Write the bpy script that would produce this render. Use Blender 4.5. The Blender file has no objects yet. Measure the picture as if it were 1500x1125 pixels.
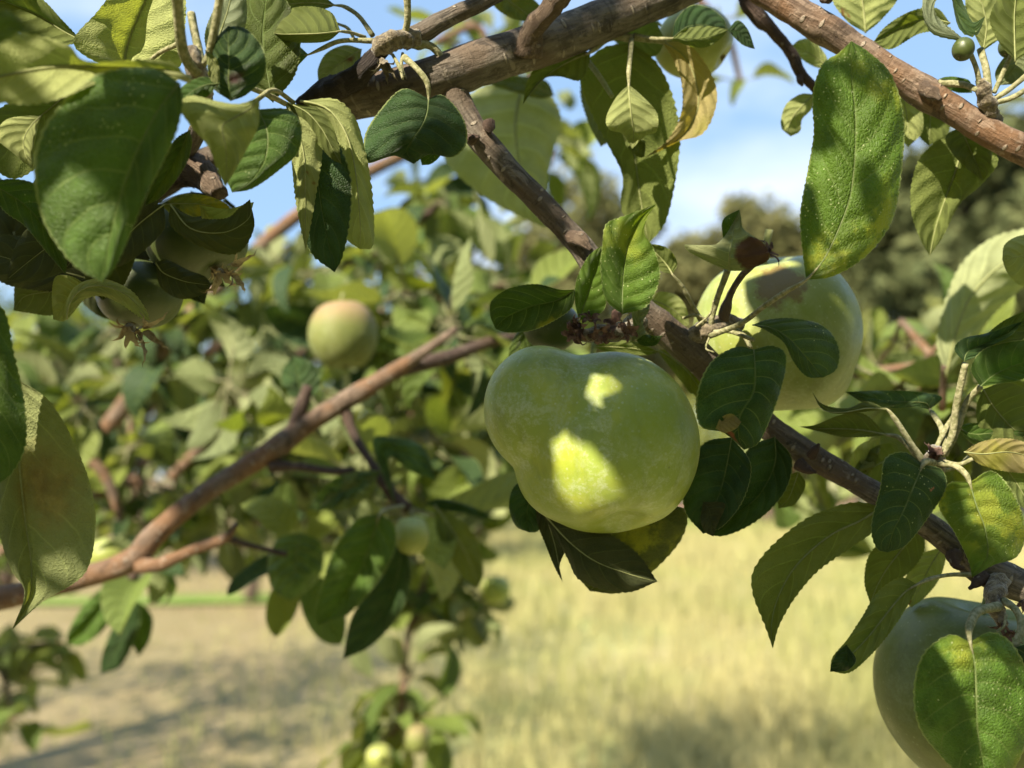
import bpy, math, random
from mathutils import Vector, Matrix, noise as mnoise

# ------------------------------------------------------------------ camera
S = bpy.context.scene
FPX = 1213.0                                   # focal length in photo pixels
PITCH = math.radians(6.0)
CAM = Vector((0, 0, 1.5))
FW = Vector((0, math.cos(PITCH), math.sin(PITCH)))
UP = Vector((0, -math.sin(PITCH), math.cos(PITCH)))
RT = Vector((1, 0, 0))
cd = bpy.data.cameras.new("camera")
cam = bpy.data.objects.new("camera", cd)
S.collection.objects.link(cam)
cam.location = CAM
cam.rotation_euler = (math.radians(90) + PITCH, 0, 0)
cd.sensor_width = 36
cd.lens = 36 * FPX / 1500
cd.clip_start = 0.01
cd.clip_end = 2000
cd.dof.use_dof = True
cd.dof.focus_distance = 0.268
cd.dof.aperture_fstop = cd.lens / 4.2
S.camera = cam

# ------------------------------------------------------------------ light
SUN = Vector((-0.50, -0.62, 0.60)).normalized()      # towards the sun
sl = bpy.data.lights.new("sun", 'SUN')
sl.energy = 5.0
sl.angle = math.radians(0.55)
sl.color = (1.0, 0.90, 0.72)
so = bpy.data.objects.new("sun", sl)
S.collection.objects.link(so)
so.rotation_euler = SUN.to_track_quat('Z', 'Y').to_euler()
W = bpy.data.worlds.new("World")
S.world = W
W.use_nodes = True
wt = W.node_tree
wt.nodes.clear()
wo = wt.nodes.new('ShaderNodeOutputWorld')
bg = wt.nodes.new('ShaderNodeBackground')
sky = wt.nodes.new('ShaderNodeTexSky')
sky.sky_type = 'NISHITA'
sky.sun_disc = False
sky.sun_elevation = math.asin(SUN.z)
sky.sun_rotation = math.atan2(SUN.x, SUN.y)
sky.air_density = 1.2
sky.dust_density = 0.3
sky.ozone_density = 2.0
bg.inputs['Strength'].default_value = 0.058
wn = wt.nodes.new('ShaderNodeTexNoise')
wn.inputs['Scale'].default_value = 2.3
wn.inputs['Detail'].default_value = 5
wn.inputs['Roughness'].default_value = 0.5
wm = wt.nodes.new('ShaderNodeMapping')
wm.inputs['Scale'].default_value = (1.0, 1.0, 2.6)
wm.inputs['Location'].default_value = (0.35, 0.1, 0.62)
wc = wt.nodes.new('ShaderNodeTexCoord')
wr = wt.nodes.new('ShaderNodeMapRange')
wr.inputs['From Min'].default_value = 0.47
wr.inputs['From Max'].default_value = 0.78
wr.inputs['To Max'].default_value = 0.9
wx = wt.nodes.new('ShaderNodeMix')
wx.data_type = 'RGBA'
wx.inputs['B'].default_value = (9.4, 9.8, 10.6, 1)
wt.links.new(wc.outputs['Generated'], wm.inputs['Vector'])
wt.links.new(wm.outputs[0], wn.inputs['Vector'])
wt.links.new(wn.outputs['Fac'], wr.inputs['Value'])
wt.links.new(wr.outputs[0], wx.inputs['Factor'])
wy = wt.nodes.new('ShaderNodeMix')
wy.data_type = 'RGBA'
wy.inputs['Factor'].default_value = 0.55
wy.inputs['B'].default_value = (4.0, 6.3, 9.6, 1)
wt.links.new(sky.outputs[0], wy.inputs['A'])
wt.links.new(wy.outputs['Result'], wx.inputs['A'])
wt.links.new(wx.outputs['Result'], bg.inputs['Color'])
wt.links.new(bg.outputs[0], wo.inputs['Surface'])
S.view_settings.view_transform = 'Standard'
S.view_settings.look = 'None'
S.view_settings.gamma = 1
S.view_settings.exposure = 1.32
S.cycles.max_bounces = 8
S.cycles.transparent_max_bounces = 8
S.cycles.use_denoising = True

R = random.Random(7)
def P(px, py, d):
    """point seen at photo pixel (px,py), d metres in front of the camera"""
    return CAM + d * (FW + (px - 750) / FPX * RT - (py - 562.5) / FPX * UP)

# ------------------------------------------------------------------ materials
class NT:
    def __init__(s, name):
        s.m = bpy.data.materials.new(name)
        s.m.use_nodes = True
        s.t = s.m.node_tree
        s.t.nodes.clear()
        s.out = s.t.nodes.new('ShaderNodeOutputMaterial')
    def n(s, typ, ins=None, **kw):
        x = s.t.nodes.new(typ)
        for k, v in kw.items():
            setattr(x, k, v)
        for k, v in (ins or {}).items():
            s.set(x, k, v)
        return x
    def set(s, x, k, v):
        if hasattr(v, 'bl_idname') and hasattr(v, 'outputs'):
            v = v.outputs[0]
        if isinstance(v, bpy.types.NodeSocket):
            s.t.links.new(v, x.inputs[k])
        else:
            if isinstance(v, tuple) and len(v) == 3 and x.inputs[k].type == 'RGBA':
                v = v + (1,)
            x.inputs[k].default_value = v
    def m_(s, op, a, b=0.0, c=0.0, clamp=False):
        x = s.n('ShaderNodeMath', operation=op, use_clamp=clamp)
        s.set(x, 0, a); s.set(x, 1, b); s.set(x, 2, c)
        return x.outputs[0]
    def rng(s, v, a, b, c=0.0, d=1.0, smooth=True):
        x = s.n('ShaderNodeMapRange', interpolation_type='SMOOTHSTEP' if smooth else 'LINEAR')
        for k, q in ((0, v), (1, a), (2, b), (3, c), (4, d)):
            s.set(x, k, q)
        return x.outputs[0]
    def mix(s, f, a, b, blend='MIX'):
        x = s.n('ShaderNodeMix', data_type='RGBA', blend_type=blend)
        s.set(x, 0, f); s.set(x, 6, a); s.set(x, 7, b)
        return x.outputs[2]
    def noise(s, vec, scale, detail=3, rough=0.5, dist=0.0):
        x = s.n('ShaderNodeTexNoise')
        s.set(x, 'Vector', vec)
        x.inputs['Scale'].default_value = scale
        x.inputs['Detail'].default_value = detail
        x.inputs['Roughness'].default_value = rough
        x.inputs['Distortion'].default_value = dist
        return x.outputs['Fac']
    def vor(s, vec, scale, feature='F1'):
        x = s.n('ShaderNodeTexVoronoi', feature=feature)
        s.set(x, 'Vector', vec)
        x.inputs['Scale'].default_value = scale
        return x.outputs['Distance']

def leaf_mat(name, up, lo, yellow=0.0, ycol=(0.30, 0.30, 0.03), brown=0.0, bcol=(0.16, 0.06, 0.02),
             specks=0.0, trans=0.27, rough=0.42, fine=True, vein=(0.135, 0.19, 0.05), spot=None, scol=(0.15, 0.05, 0.025), soft=0.03):
    k = NT(name)
    uv = k.n('ShaderNodeUVMap').outputs[0]
    sep = k.n('ShaderNodeSeparateXYZ', {0: uv})
    u, v = sep.outputs[0], sep.outputs[1]
    a = k.m_('ABSOLUTE', k.m_('SUBTRACT', v, 0.5))
    a = k.m_('MULTIPLY', a, 2.0)                                  # 0 midrib .. 1 edge
    side = k.m_('GREATER_THAN', v, 0.5)
    tc = k.n('ShaderNodeTexCoord').outputs['Object']
    rnd = k.n('ShaderNodeObjectInfo').outputs['Random']
    off = k.n('ShaderNodeCombineXYZ', {0: k.m_('MULTIPLY', rnd, 7.3), 1: k.m_('MULTIPLY', rnd, 3.1), 2: rnd})
    vv = k.n('ShaderNodeVectorMath', {0: tc, 1: off.outputs[0]}, operation='ADD').outputs[0]
    wob = k.noise(vv, 60, 2)
    ph = k.m_('SUBTRACT', u, k.m_('MULTIPLY', k.m_('POWER', a, 1.35), 0.24))
    ph = k.m_('ADD', ph, k.m_('MULTIPLY', wob, 0.09))
    ph = k.m_('ADD', k.m_('MULTIPLY', ph, 6.6), k.m_('MULTIPLY', side, 0.45))
    fr = k.m_('ABSOLUTE', k.m_('SUBTRACT', k.m_('FRACT', ph), 0.5))
    lat = k.rng(fr, 0.0, 0.055, 1.0, 0.0)
    lat = k.m_('MULTIPLY', lat, k.rng(a, 0.55, 0.98, 1.0, 0.1))
    quilt = k.rng(fr, 0.0, 0.45, 0.0, 1.0)
    mid = k.rng(a, 0.0, 0.05, 1.0, 0.0)
    veins = k.m_('MAXIMUM', lat, mid)
    net = k.vor(uv, 34, 'DISTANCE_TO_EDGE') if fine else None
    if fine:
        mp = k.n('ShaderNodeMapping', {0: uv})
        mp.inputs['Scale'].default_value = (2.0, 1.0, 1.0)
        mp.inputs['Location'].default_value = (0.13, 0.31, 0)
        net = k.vor(mp.outputs[0], 26, 'DISTANCE_TO_EDGE')
        netl = k.rng(net, 0.0, 0.09, 1.0, 0.0)
        nv = k.vor(mp.outputs[0], 70, 'DISTANCE_TO_EDGE')
    mot = k.noise(vv, 95, 5, 0.62)
    mot2 = k.noise(vv, 28, 3, 0.5)
    upc = k.mix(k.rng(mot, 0.35, 0.68), up, tuple(min(1, c * 1.7 + 0.006) for c in up))
    upc = k.mix(k.m_('MULTIPLY', k.rng(rnd, 0, 1, 0, 0.45), 1.0), upc, tuple(c * s_ for c, s_ in zip(up, (1.9, 1.45, 1.0))))
    loc = k.mix(k.rng(mot, 0.3, 0.7), lo, tuple(c * 0.72 for c in lo))
    upc = k.mix(k.m_('MULTIPLY', veins, 0.7), upc, vein)
    if fine:
        upc = k.mix(k.m_('MULTIPLY', netl, 0.22), upc, vein)
        loc = k.mix(k.m_('MULTIPLY', netl, 0.25), loc, tuple(c * 0.7 for c in lo))
    loc = k.mix(k.m_('MULTIPLY', veins, 0.5), loc, tuple(min(1, c * 1.35) for c in lo))
    if yellow:
        ym = k.m_('MULTIPLY', k.rng(mot2, 0.60 - 0.25 * yellow, 0.74 - 0.2 * yellow), k.rng(mot, 0.42, 0.56, 0.1, 1.0))
        upc = k.mix(ym, upc, ycol)
        loc = k.mix(k.m_('MULTIPLY', ym, 0.7), loc, ycol)
    if brown:
        bn = k.noise(vv, 33, 4, 0.6, 0.3)
        bm = k.rng(bn, 0.70 - 0.2 * brown, 0.725 - 0.2 * brown)
        upc = k.mix(bm, upc, bcol)
        loc = k.mix(k.m_('MULTIPLY', bm, 0.8), loc, bcol)
    if spot:
        mp9 = k.n('ShaderNodeMapping', {0: uv})
        mp9.inputs['Scale'].default_value = (1.0, 0.6, 1.0)
        dd = k.n('ShaderNodeVectorMath', {0: mp9.outputs[0], 1: (spot[0], spot[1] * 0.6, 0)}, operation='DISTANCE').outputs['Value']
        dd = k.m_('ADD', dd, k.m_('MULTIPLY', k.m_('SUBTRACT', k.noise(vv, 170, 4, 0.6), 0.5), 0.22))
        sm_ = k.rng(dd, spot[2] - soft, spot[2] + soft, 1.0, 0.0)
        scm = k.mix(k.rng(mot, 0.35, 0.65), scol, tuple(q * 1.9 for q in scol))
        upc = k.mix(sm_, upc, scm)
        loc = k.mix(sm_, loc, scm)
    if specks:
        d1 = k.vor(vv, 640)
        pm = k.noise(vv, 70, 2)
        sm = k.m_('MULTIPLY', k.rng(d1, 0.12, 0.2, 1.0, 0.0), k.rng(pm, 0.62 - 0.16 * specks, 0.7 - 0.16 * specks))
        upc = k.mix(k.m_('MULTIPLY', sm, 0.75), upc, (0.42, 0.46, 0.24))
    upc = k.mix(k.m_('MULTIPLY', k.rng(a, 0.955, 0.985), 0.6), upc, (0.26, 0.30, 0.12))
    back = k.n('ShaderNodeNewGeometry').outputs['Backfacing']
    col = k.mix(back, upc, loc)
    h = k.m_('ADD', k.m_('MULTIPLY', quilt, 1.3), k.m_('MULTIPLY', mot, 0.35))
    if fine:
        h = k.m_('ADD', h, k.m_('MULTIPLY', k.rng(net, 0, 0.25), 0.28))
        h = k.m_('ADD', h, k.m_('MULTIPLY', k.rng(nv, 0, 0.3), 0.12))
    h = k.m_('SUBTRACT', h, k.m_('MULTIPLY', mid, 0.7))
    bp = k.n('ShaderNodeBump', {'Height': h, 'Strength': 0.85, 'Distance': 0.0009})
    pr = k.n('ShaderNodeBsdfPrincipled', {'Base Color': col, 'Normal': bp.outputs[0]})
    k.set(pr, 'Roughness', k.m_('ADD', k.m_('MULTIPLY', back, 0.45), k.m_('ADD', rough, k.m_('MULTIPLY', mot, 0.16))))
    pr.inputs['Specular IOR Level'].default_value = 0.26
    tcol = k.mix(0.5, col, upc)
    tcol = k.mix(1.0, tcol, (2.6, 2.5, 0.75), 'MULTIPLY')
    tr = k.n('ShaderNodeBsdfTranslucent', {'Color': tcol, 'Normal': bp.outputs[0]})
    mx = k.n('ShaderNodeMixShader', {0: trans, 1: pr.outputs[0], 2: tr.outputs[0]})
    k.t.links.new(mx.outputs[0], k.out.inputs[0])
    return k.m

LO = (0.19, 0.23, 0.07)
M = {}
M['g'] = leaf_mat('leaf_green', (0.036, 0.078, 0.010), LO, specks=0.3)
M['h'] = leaf_mat('leaf_speckled', (0.052, 0.105, 0.011), LO, yellow=0.36, ycol=(0.24, 0.27, 0.03), specks=1.0)
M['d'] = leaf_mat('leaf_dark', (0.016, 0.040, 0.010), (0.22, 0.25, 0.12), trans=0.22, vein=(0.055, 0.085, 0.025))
M['b'] = leaf_mat('leaf_bluish', (0.030, 0.064, 0.020), (0.27, 0.31, 0.19), specks=0.6, trans=0.25)
M['o'] = leaf_mat('leaf_olive', (0.045, 0.070, 0.012), (0.15, 0.18, 0.048))
M['p'] = leaf_mat('leaf_pale', (0.08, 0.12, 0.025), (0.35, 0.385, 0.145), brown=0.12)
M['y'] = leaf_mat('leaf_yellowing', (0.026, 0.055, 0.008), (0.16, 0.18, 0.06), yellow=0.7, ycol=(0.27, 0.24, 0.02), brown=0.25, bcol=(0.05, 0.06, 0.01))
M['u'] = leaf_mat('leaf_underside_rusty', (0.05, 0.07, 0.015), (0.22, 0.245, 0.10), spot=(0.42, 0.66, 0.12), scol=(0.12, 0.095, 0.035), soft=0.12, trans=0.2)
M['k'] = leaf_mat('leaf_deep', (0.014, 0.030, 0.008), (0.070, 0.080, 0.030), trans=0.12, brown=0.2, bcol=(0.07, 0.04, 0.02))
M['c'] = leaf_mat('leaf_cup', (0.03, 0.07, 0.012), (0.30, 0.32, 0.15), spot=(0.42, 1.0, 0.26), scol=(0.070, 0.036, 0.024))
M['w'] = leaf_mat('leaf_notched', (0.022, 0.054, 0.009), (0.2, 0.22, 0.1), spot=(0.86, 0.22, 0.07), specks=0.3)
M['s'] = leaf_mat('leaf_scratched', (0.022, 0.052, 0.016), (0.2, 0.22, 0.1), spot=(0.30, 0.80, 0.022), scol=(0.26, 0.10, 0.06), soft=0.01, specks=0.5)
M['v'] = leaf_mat('leaf_blotched', (0.030, 0.065, 0.010), (0.08, 0.085, 0.025), yellow=0.1, brown=0.5, bcol=(0.04, 0.03, 0.012), trans=0.15)
M['t'] = leaf_mat('leaf_tan', (0.20, 0.17, 0.05), (0.36, 0.30, 0.13), yellow=0.4, brown=0.2, bcol=(0.30, 0.19, 0.06))
M['r'] = leaf_mat('leaf_rusty', (0.016, 0.040, 0.008), (0.24, 0.26, 0.11), spot=(0.30, 0.60, 0.08), scol=(0.04, 0.014, 0.010), soft=0.05)
M['f1'] = leaf_mat('leaf_far_green', (0.052, 0.088, 0.018), (0.25, 0.29, 0.13), fine=False, trans=0.26)
M['f2'] = leaf_mat('leaf_far_light', (0.10, 0.14, 0.032), (0.31, 0.34, 0.17), fine=False, trans=0.24)
M['f3'] = leaf_mat('leaf_far_dark', (0.020, 0.044, 0.014), (0.17, 0.20, 0.09), fine=False, trans=0.16)

def bark_mat(name, c1, c2, c3, scale=1.0, spots=0.4, bump=0.0009, rough=0.78):
    k = NT(name)
    uv = k.n('ShaderNodeUVMap').outputs[0]
    tc = k.n('ShaderNodeTexCoord').outputs['Object']
    mp = k.n('ShaderNodeMapping', {0: uv})
    mp.inputs['Scale'].default_value = (9.0, 0.9, 1.0)
    long_ = k.noise(mp.outputs[0], 4.0 * scale, 6, 0.65, 0.4)
    big = k.noise(tc, 42 * scale, 3, 0.5)
    fin = k.noise(tc, 700, 4, 0.7)
    mp2 = k.n('ShaderNodeMapping', {0: uv})
    mp2.inputs['Scale'].default_value = (1.0, 4.5, 1.0)
    ring = k.noise(mp2.outputs[0], 5.0, 4, 0.6, 0.2)
    c = k.mix(k.rng(long_, 0.35, 0.65), c1, c2)
    c = k.mix(k.rng(big, 0.42, 0.62, 0, 0.85), c, c3)
    c = k.mix(k.rng(ring, 0.58, 0.68, 0, 0.35), c, tuple(q * 0.45 for q in c1))
    c = k.mix(k.rng(fin, 0.55, 0.75, 0, 0.35), c, tuple(min(1, q * 1.9) for q in c2))
    mp3 = k.n('ShaderNodeMapping', {0: uv})
    mp3.inputs['Scale'].default_value = (6.0, 9.0, 1.0)
    sp = k.vor(mp3.outputs[0], 1.4)
    spm = k.rng(sp, 0.13, 0.22, min(1, spots * 1.7), 0.0)
    c = k.mix(spm, c, (0.40, 0.34, 0.26))
    lich = k.noise(tc, 95, 5, 0.7, 0.6)
    c = k.mix(k.rng(lich, 0.57, 0.63, 0, 0.6), c, tuple(q * 1.5 for q in c2))
    c = k.mix(k.rng(lich, 0.36, 0.42, 0.65, 0), c, tuple(q * 0.5 for q in c1))
    h = k.m_('ADD', k.m_('MULTIPLY', long_, 1.0), k.m_('ADD', k.m_('MULTIPLY', fin, 0.35), k.m_('MULTIPLY', ring, 0.35)))
    h = k.m_('ADD', h, k.m_('MULTIPLY', spm, 0.8))
    bp = k.n('ShaderNodeBump', {'Height': h, 'Strength': 1.0, 'Distance': bump * 1.5})
    pr = k.n('ShaderNodeBsdfPrincipled', {'Base Color': c, 'Roughness': rough, 'Normal': bp.outputs[0]})
    pr.inputs['Specular IOR Level'].default_value = 0.3
    k.t.links.new(pr.outputs[0], k.out.inputs[0])
    return k.m

M['bark'] = bark_mat('bark_grey_brown', (0.066, 0.054, 0.042), (0.185, 0.155, 0.12), (0.12, 0.084, 0.056))
M['bark2'] = bark_mat('bark_dark', (0.055, 0.036, 0.028), (0.105, 0.072, 0.055), (0.08, 0.05, 0.035), spots=0.25)
M['bark3'] = bark_mat('bark_red_brown', (0.095, 0.064, 0.044), (0.22, 0.16, 0.115), (0.19, 0.10, 0.048))
M['bark4'] = bark_mat('bark_blackened', (0.022, 0.016, 0.014), (0.06, 0.046, 0.038), (0.035, 0.026, 0.02), scale=2.0, bump=0.002, spots=0.0)
M['knot'] = bark_mat('bark_knotted', (0.11, 0.075, 0.05), (0.26, 0.19, 0.13), (0.16, 0.11, 0.075), scale=2.5, bump=0.002)

def flat_mat(name, c1, c2, scale=300, rough=0.7, bump=0.0003, trans=0.0, sheen=0.0, tcoord='Object', bs=0.5):
    k = NT(name)
    tc = k.n('ShaderNodeTexCoord').outputs[tcoord]
    n1 = k.noise(tc, scale, 4, 0.6)
    c = k.mix(k.rng(n1, 0.35, 0.65), c1, c2)
    bp = k.n('ShaderNodeBump', {'Height': n1, 'Strength': bs, 'Distance': bump})
    pr = k.n('ShaderNodeBsdfPrincipled', {'Base Color': c, 'Roughness': rough, 'Normal': bp.outputs[0]})
    pr.inputs['Specular IOR Level'].default_value = 0.25
    pr.inputs['Sheen Weight'].default_value = sheen
    sh = pr.outputs[0]
    if trans:
        tr = k.n('ShaderNodeBsdfTranslucent', {'Color': c})
        sh = k.n('ShaderNodeMixShader', {0: trans, 1: sh, 2: tr.outputs[0]}).outputs[0]
    k.t.links.new(sh, k.out.inputs[0])
    return k.m

M['stalk'] = flat_mat('stalk_downy', (0.17, 0.17, 0.075), (0.33, 0.31, 0.18), 650, 0.85, 0.0008, bs=0.9)
M['ribgreen'] = flat_mat('midrib_green', (0.10, 0.14, 0.04), (0.16, 0.19, 0.07), 500, 0.6)
M['riblow'] = flat_mat('midrib_pale', (0.22, 0.24, 0.09), (0.29, 0.30, 0.13), 500, 0.8)
M['stalk2'] = flat_mat('stalk_green', (0.22, 0.25, 0.09), (0.32, 0.33, 0.15), 500, 0.75, sheen=0.2)
M['spur'] = flat_mat('spur_felt', (0.085, 0.065, 0.04), (0.24, 0.195, 0.125), 600, 0.95, 0.0012, sheen=0.4, bs=1.0)
M['dry'] = flat_mat('dried_sepal', (0.05, 0.028, 0.022), (0.20, 0.12, 0.09), 380, 0.85, 0.0006, trans=0.15)
M['dry2'] = flat_mat('dried_calyx', (0.14, 0.10, 0.05), (0.34, 0.28, 0.16), 300, 0.85, 0.0006, trans=0.1)

def apple_mat(name, c1, c2, bloom=0.4, blush=0.0, bl=(0.30, 0.19, 0.10), dots=0.5, russet=None, rgh=0.30):
    k = NT(name)
    tc = k.n('ShaderNodeTexCoord').outputs['Object']
    nb = k.noise(tc, 42, 4, 0.6, 0.3)
    nm = k.noise(tc, 150, 9, 0.78, 0.35)
    nf = k.noise(tc, 900, 3, 0.6)
    c = k.mix(k.rng(nb, 0.38, 0.62), c1, c2)
    bm = k.m_('MULTIPLY', k.rng(nm, 0.44, 0.58), k.rng(nb, 0.3, 0.62, 1.0, 0.45))
    bm = k.m_('MULTIPLY', bm, k.rng(nf, 0.38, 0.6, 0.35, 1.0))
    c = k.mix(k.m_('MULTIPLY', bm, bloom), c, (0.50, 0.55, 0.33))
    d = k.vor(tc, 360)
    dm = k.m_('MULTIPLY', k.rng(d, 0.10, 0.20, dots * 1.4, 0.0), k.rng(nb, 0.35, 0.6, 0.15, 1.0))
    c = k.mix(dm, c, (0.52, 0.56, 0.32))
    d2 = k.vor(tc, 120)
    c = k.mix(k.rng(d2, 0.03, 0.06, 0.5, 0.0), c, (0.16, 0.15, 0.05))
    zz_ = k.n('ShaderNodeMapping', {0: tc})
    zz_.inputs['Scale'].default_value = (1.0, 1.0, 0.28)
    st = k.noise(zz_.outputs[0], 170, 5, 0.6, 0.4)
    c = k.mix(k.rng(st, 0.5, 0.68, 0, 0.38), c, tuple(q * 0.62 for q in c1))
    pl = k.noise(tc, 26, 3, 0.5, 0.2)
    c = k.mix(k.rng(pl, 0.5, 0.62, 0, 0.55), c, (c1[0] * 0.72, c1[1] * 0.78, c1[2] * 0.45))
    if russet:
        ds = k.n('ShaderNodeVectorMath', {0: tc, 1: russet[:3]}, operation='DISTANCE').outputs['Value']
        ds = k.m_('ADD', ds, k.m_('MULTIPLY', k.m_('SUBTRACT', k.noise(tc, 130, 5, 0.7), 0.5), 0.02))
        c = k.mix(k.rng(ds, russet[3] * .6, russet[3], 0.85, 0.0), c, (0.17, 0.10, 0.025))
    if blush:
        z = k.n('ShaderNodeSeparateXYZ', {0: tc}).outputs[2]
        c = k.mix(k.m_('MULTIPLY', k.rng(z, 0.0, 0.02), blush), c, bl)
    h = k.m_('ADD', k.m_('MULTIPLY', nm, 0.6), k.m_('MULTIPLY', nf, 0.25))
    bp = k.n('ShaderNodeBump', {'Height': h, 'Strength': 0.35, 'Distance': 0.0006})
    pr = k.n('ShaderNodeBsdfPrincipled', {'Base Color': c, 'Normal': bp.outputs[0]})
    k.set(pr, 'Roughness', k.rng(nm, 0.3, 0.7, rgh, rgh + 0.25))
    pr.inputs['Specular IOR Level'].default_value = 0.45
    pr.inputs['Subsurface Weight'].default_value = 0.10
    pr.inputs['Subsurface Radius'].default_value = (0.6, 0.9, 0.15)
    pr.inputs['Subsurface Scale'].default_value = 0.006
    pr.inputs['Sheen Weight'].default_value = 0.02
    k.t.links.new(pr.outputs[0], k.out.inputs[0])
    return k.m

M['apple'] = apple_mat('apple_skin', (0.30, 0.375, 0.065), (0.39, 0.43, 0.050), 0.75)
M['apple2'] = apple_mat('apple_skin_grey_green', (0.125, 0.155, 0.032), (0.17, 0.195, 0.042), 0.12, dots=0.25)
M['apple5'] = apple_mat('apple_skin_shaded_unripe', (0.048, 0.066, 0.014), (0.068, 0.088, 0.018), 0.03, dots=0.1)  # deep shade of the left apples put into the colour; fruitlets share it
M['apple6'] = apple_mat('apple_skin_small_pale', (0.30, 0.34, 0.09), (0.38, 0.38, 0.10), 0.3)
M['apple3'] = apple_mat('apple_skin_pale', (0.25, 0.30, 0.07), (0.30, 0.33, 0.08), 0.35, russet=(-0.007, -0.029, 0.013, 0.011))
M['apple4'] = apple_mat('apple_skin_blushed', (0.16, 0.18, 0.045), (0.19, 0.20, 0.055), 0.2, rgh=0.6, blush=0.8)

# ------------------------------------------------------------------ object helpers
COL = S.collection
WP = {}                                         # world origin of each object by name
def mk(name, verts, faces, mat, parent=None, origin=None, uvs=None, smooth=True, midx=None):
    o3 = Vector(origin) if origin is not None else Vector(verts[0])
    me = bpy.data.meshes.new(name)
    me.from_pydata([tuple(Vector(v) - o3) for v in verts], [], faces)
    for m in (mat if isinstance(mat, (list, tuple)) else [mat]):
        me.materials.append(m)
    if midx:
        me.polygons.foreach_set('material_index', midx)
    if smooth:
        me.polygons.foreach_set('use_smooth', [True] * len(me.polygons))
    if uvs:
        ul = me.uv_layers.new(name='UVMap')
        idx = [0] * len(me.loops)
        me.loops.foreach_get('vertex_index', idx)
        flat = []
        for i in idx:
            flat += uvs[i]
        ul.data.foreach_set('uv', flat)
    ob = bpy.data.objects.new(name, me)
    COL.objects.link(ob)
    WP[ob.name] = o3
    if parent is not None:
        ob.parent = parent
        ob.location = o3 - WP[parent.name]
    else:
        ob.location = o3
    return ob
def thing(name, loc, label, cat, group=None):
    o = bpy.data.objects.new(name, None)
    o.empty_display_size = 0.02
    COL.objects.link(o)
    o.location = loc
    WP[o.name] = Vector(loc)
    tag(o, label, cat, group)
    return o
def tag(o, label=None, cat=None, group=None, kind=None):
    for k, v in (('label', label), ('category', cat), ('group', group), ('kind', kind)):
        if v:
            o[k] = v

def crv(pts, n):
    """n+1 samples of a Catmull-Rom curve through pts, even in arc length"""
    pts = [Vector(p) for p in pts]
    if len(pts) == 2:
        return [pts[0].lerp(pts[1], i / n) for i in range(n + 1)]
    ext = [pts[0] * 2 - pts[1]] + pts + [pts[-1] * 2 - pts[-2]]
    fine = []
    for i in range(1, len(ext) - 2):
        p0, p1, p2, p3 = ext[i - 1:i + 3]
        for j in range(12):
            t = j / 12
            fine.append(0.5 * ((2 * p1) + (p2 - p0) * t + (2 * p0 - 5 * p1 + 4 * p2 - p3) * t * t + (3 * p1 - p0 - 3 * p2 + p3) * t ** 3))
    fine.append(pts[-1])
    L = [0.0]
    for a, b in zip(fine, fine[1:]):
        L.append(L[-1] + (b - a).length)
    out, k = [], 0
    for i in range(n + 1):
        s = L[-1] * i / n
        while k < len(L) - 2 and L[k + 1] < s:
            k += 1
        seg = L[k + 1] - L[k]
        out.append(fine[k].lerp(fine[k + 1], 0 if seg < 1e-12 else (s - L[k]) / seg))
    return out

def tube_geo(pts, rad, n=16, seg=10, rough=0.0, nf=60.0, seed=0.0, cap=True, flare=None):
    """pts world points, rad list of radii (m); returns verts, faces, uvs"""
    c = crv(pts, n)
    rr = crv([(r, i, 0) for i, r in enumerate(rad)], n) if len(rad) > 1 else [Vector((rad[0], 0, 0))] * (n + 1)
    if len(rad) > 1:
        rr = []
        for i in range(n + 1):
            s = i / n * (len(rad) - 1)
            k = min(int(s), len(rad) - 2)
            f = s - k
            f = f * f * (3 - 2 * f)
            rr.append(rad[k] * (1 - f) + rad[k + 1] * f)
    else:
        rr = [rad[0]] * (n + 1)
    V, F, U = [], [], []
    t0 = (c[1] - c[0]).normalized()
    nx = t0.cross(Vector((0.3, 1, 0.2))).normalized()
    s = 0.0
    for i in range(n + 1):
        t = (c[min(i + 1, n)] - c[max(i - 1, 0)])
        t = t.normalized() if t.length > 1e-12 else t0
        nx = (nx - t * nx.dot(t)).normalized()
        ny = t.cross(nx)
        if i:
            s += (c[i] - c[i - 1]).length
        for j in range(seg + 1):
            a = 2 * math.pi * (j % seg) / seg
            dr = nx * math.cos(a) + ny * math.sin(a)
            r = rr[i]
            if rough:
                q = c[i] + dr * r
                r *= 1 + rough * (mnoise.noise(q * nf + Vector((seed, 0, 0))) + 0.5 * mnoise.noise(q * nf * 2.7))
            V.append(c[i] + dr * r)
            U.append((j / seg * 0.5, s * 22))
    w = seg + 1
    for i in range(n):
        for j in range(seg):
            F.append((i * w + j, i * w + j + 1, (i + 1) * w + j + 1, (i + 1) * w + j))
    if cap:
        for i, c0 in ((0, c[0]), (n, c[n])):
            V.append(Vector(c0)); U.append((0.25, 0 if i == 0 else s * 22))
            ci = len(V) - 1
            for j in range(seg):
                F.append((ci, i * w + j + 1, i * w + j) if i == 0 else (ci, i * w + j, i * w + j + 1))
    return V, F, U
def join(geos):
    V, F, U = [], [], []
    for v, f, u in geos:
        b = len(V)
        V += v; U += u
        F += [tuple(i + b for i in q) for q in f]
    return V, F, U
def pxr(r, d):
    return r * d / FPX
def ptube(name, pts, parent, mat, n=16, seg=10, rough=0.0, nf=60.0, label=None):
    """pts: (px,py,depth,radius_px)"""
    w = [P(*p[:3]) for p in pts]
    V, F, U = tube_geo(w, [pxr(p[3], p[2]) for p in pts], n, seg, rough, nf)
    o = mk(name, V, F, mat, parent, w[0], U)
    if label:
        o['label'] = label
    return o

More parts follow.
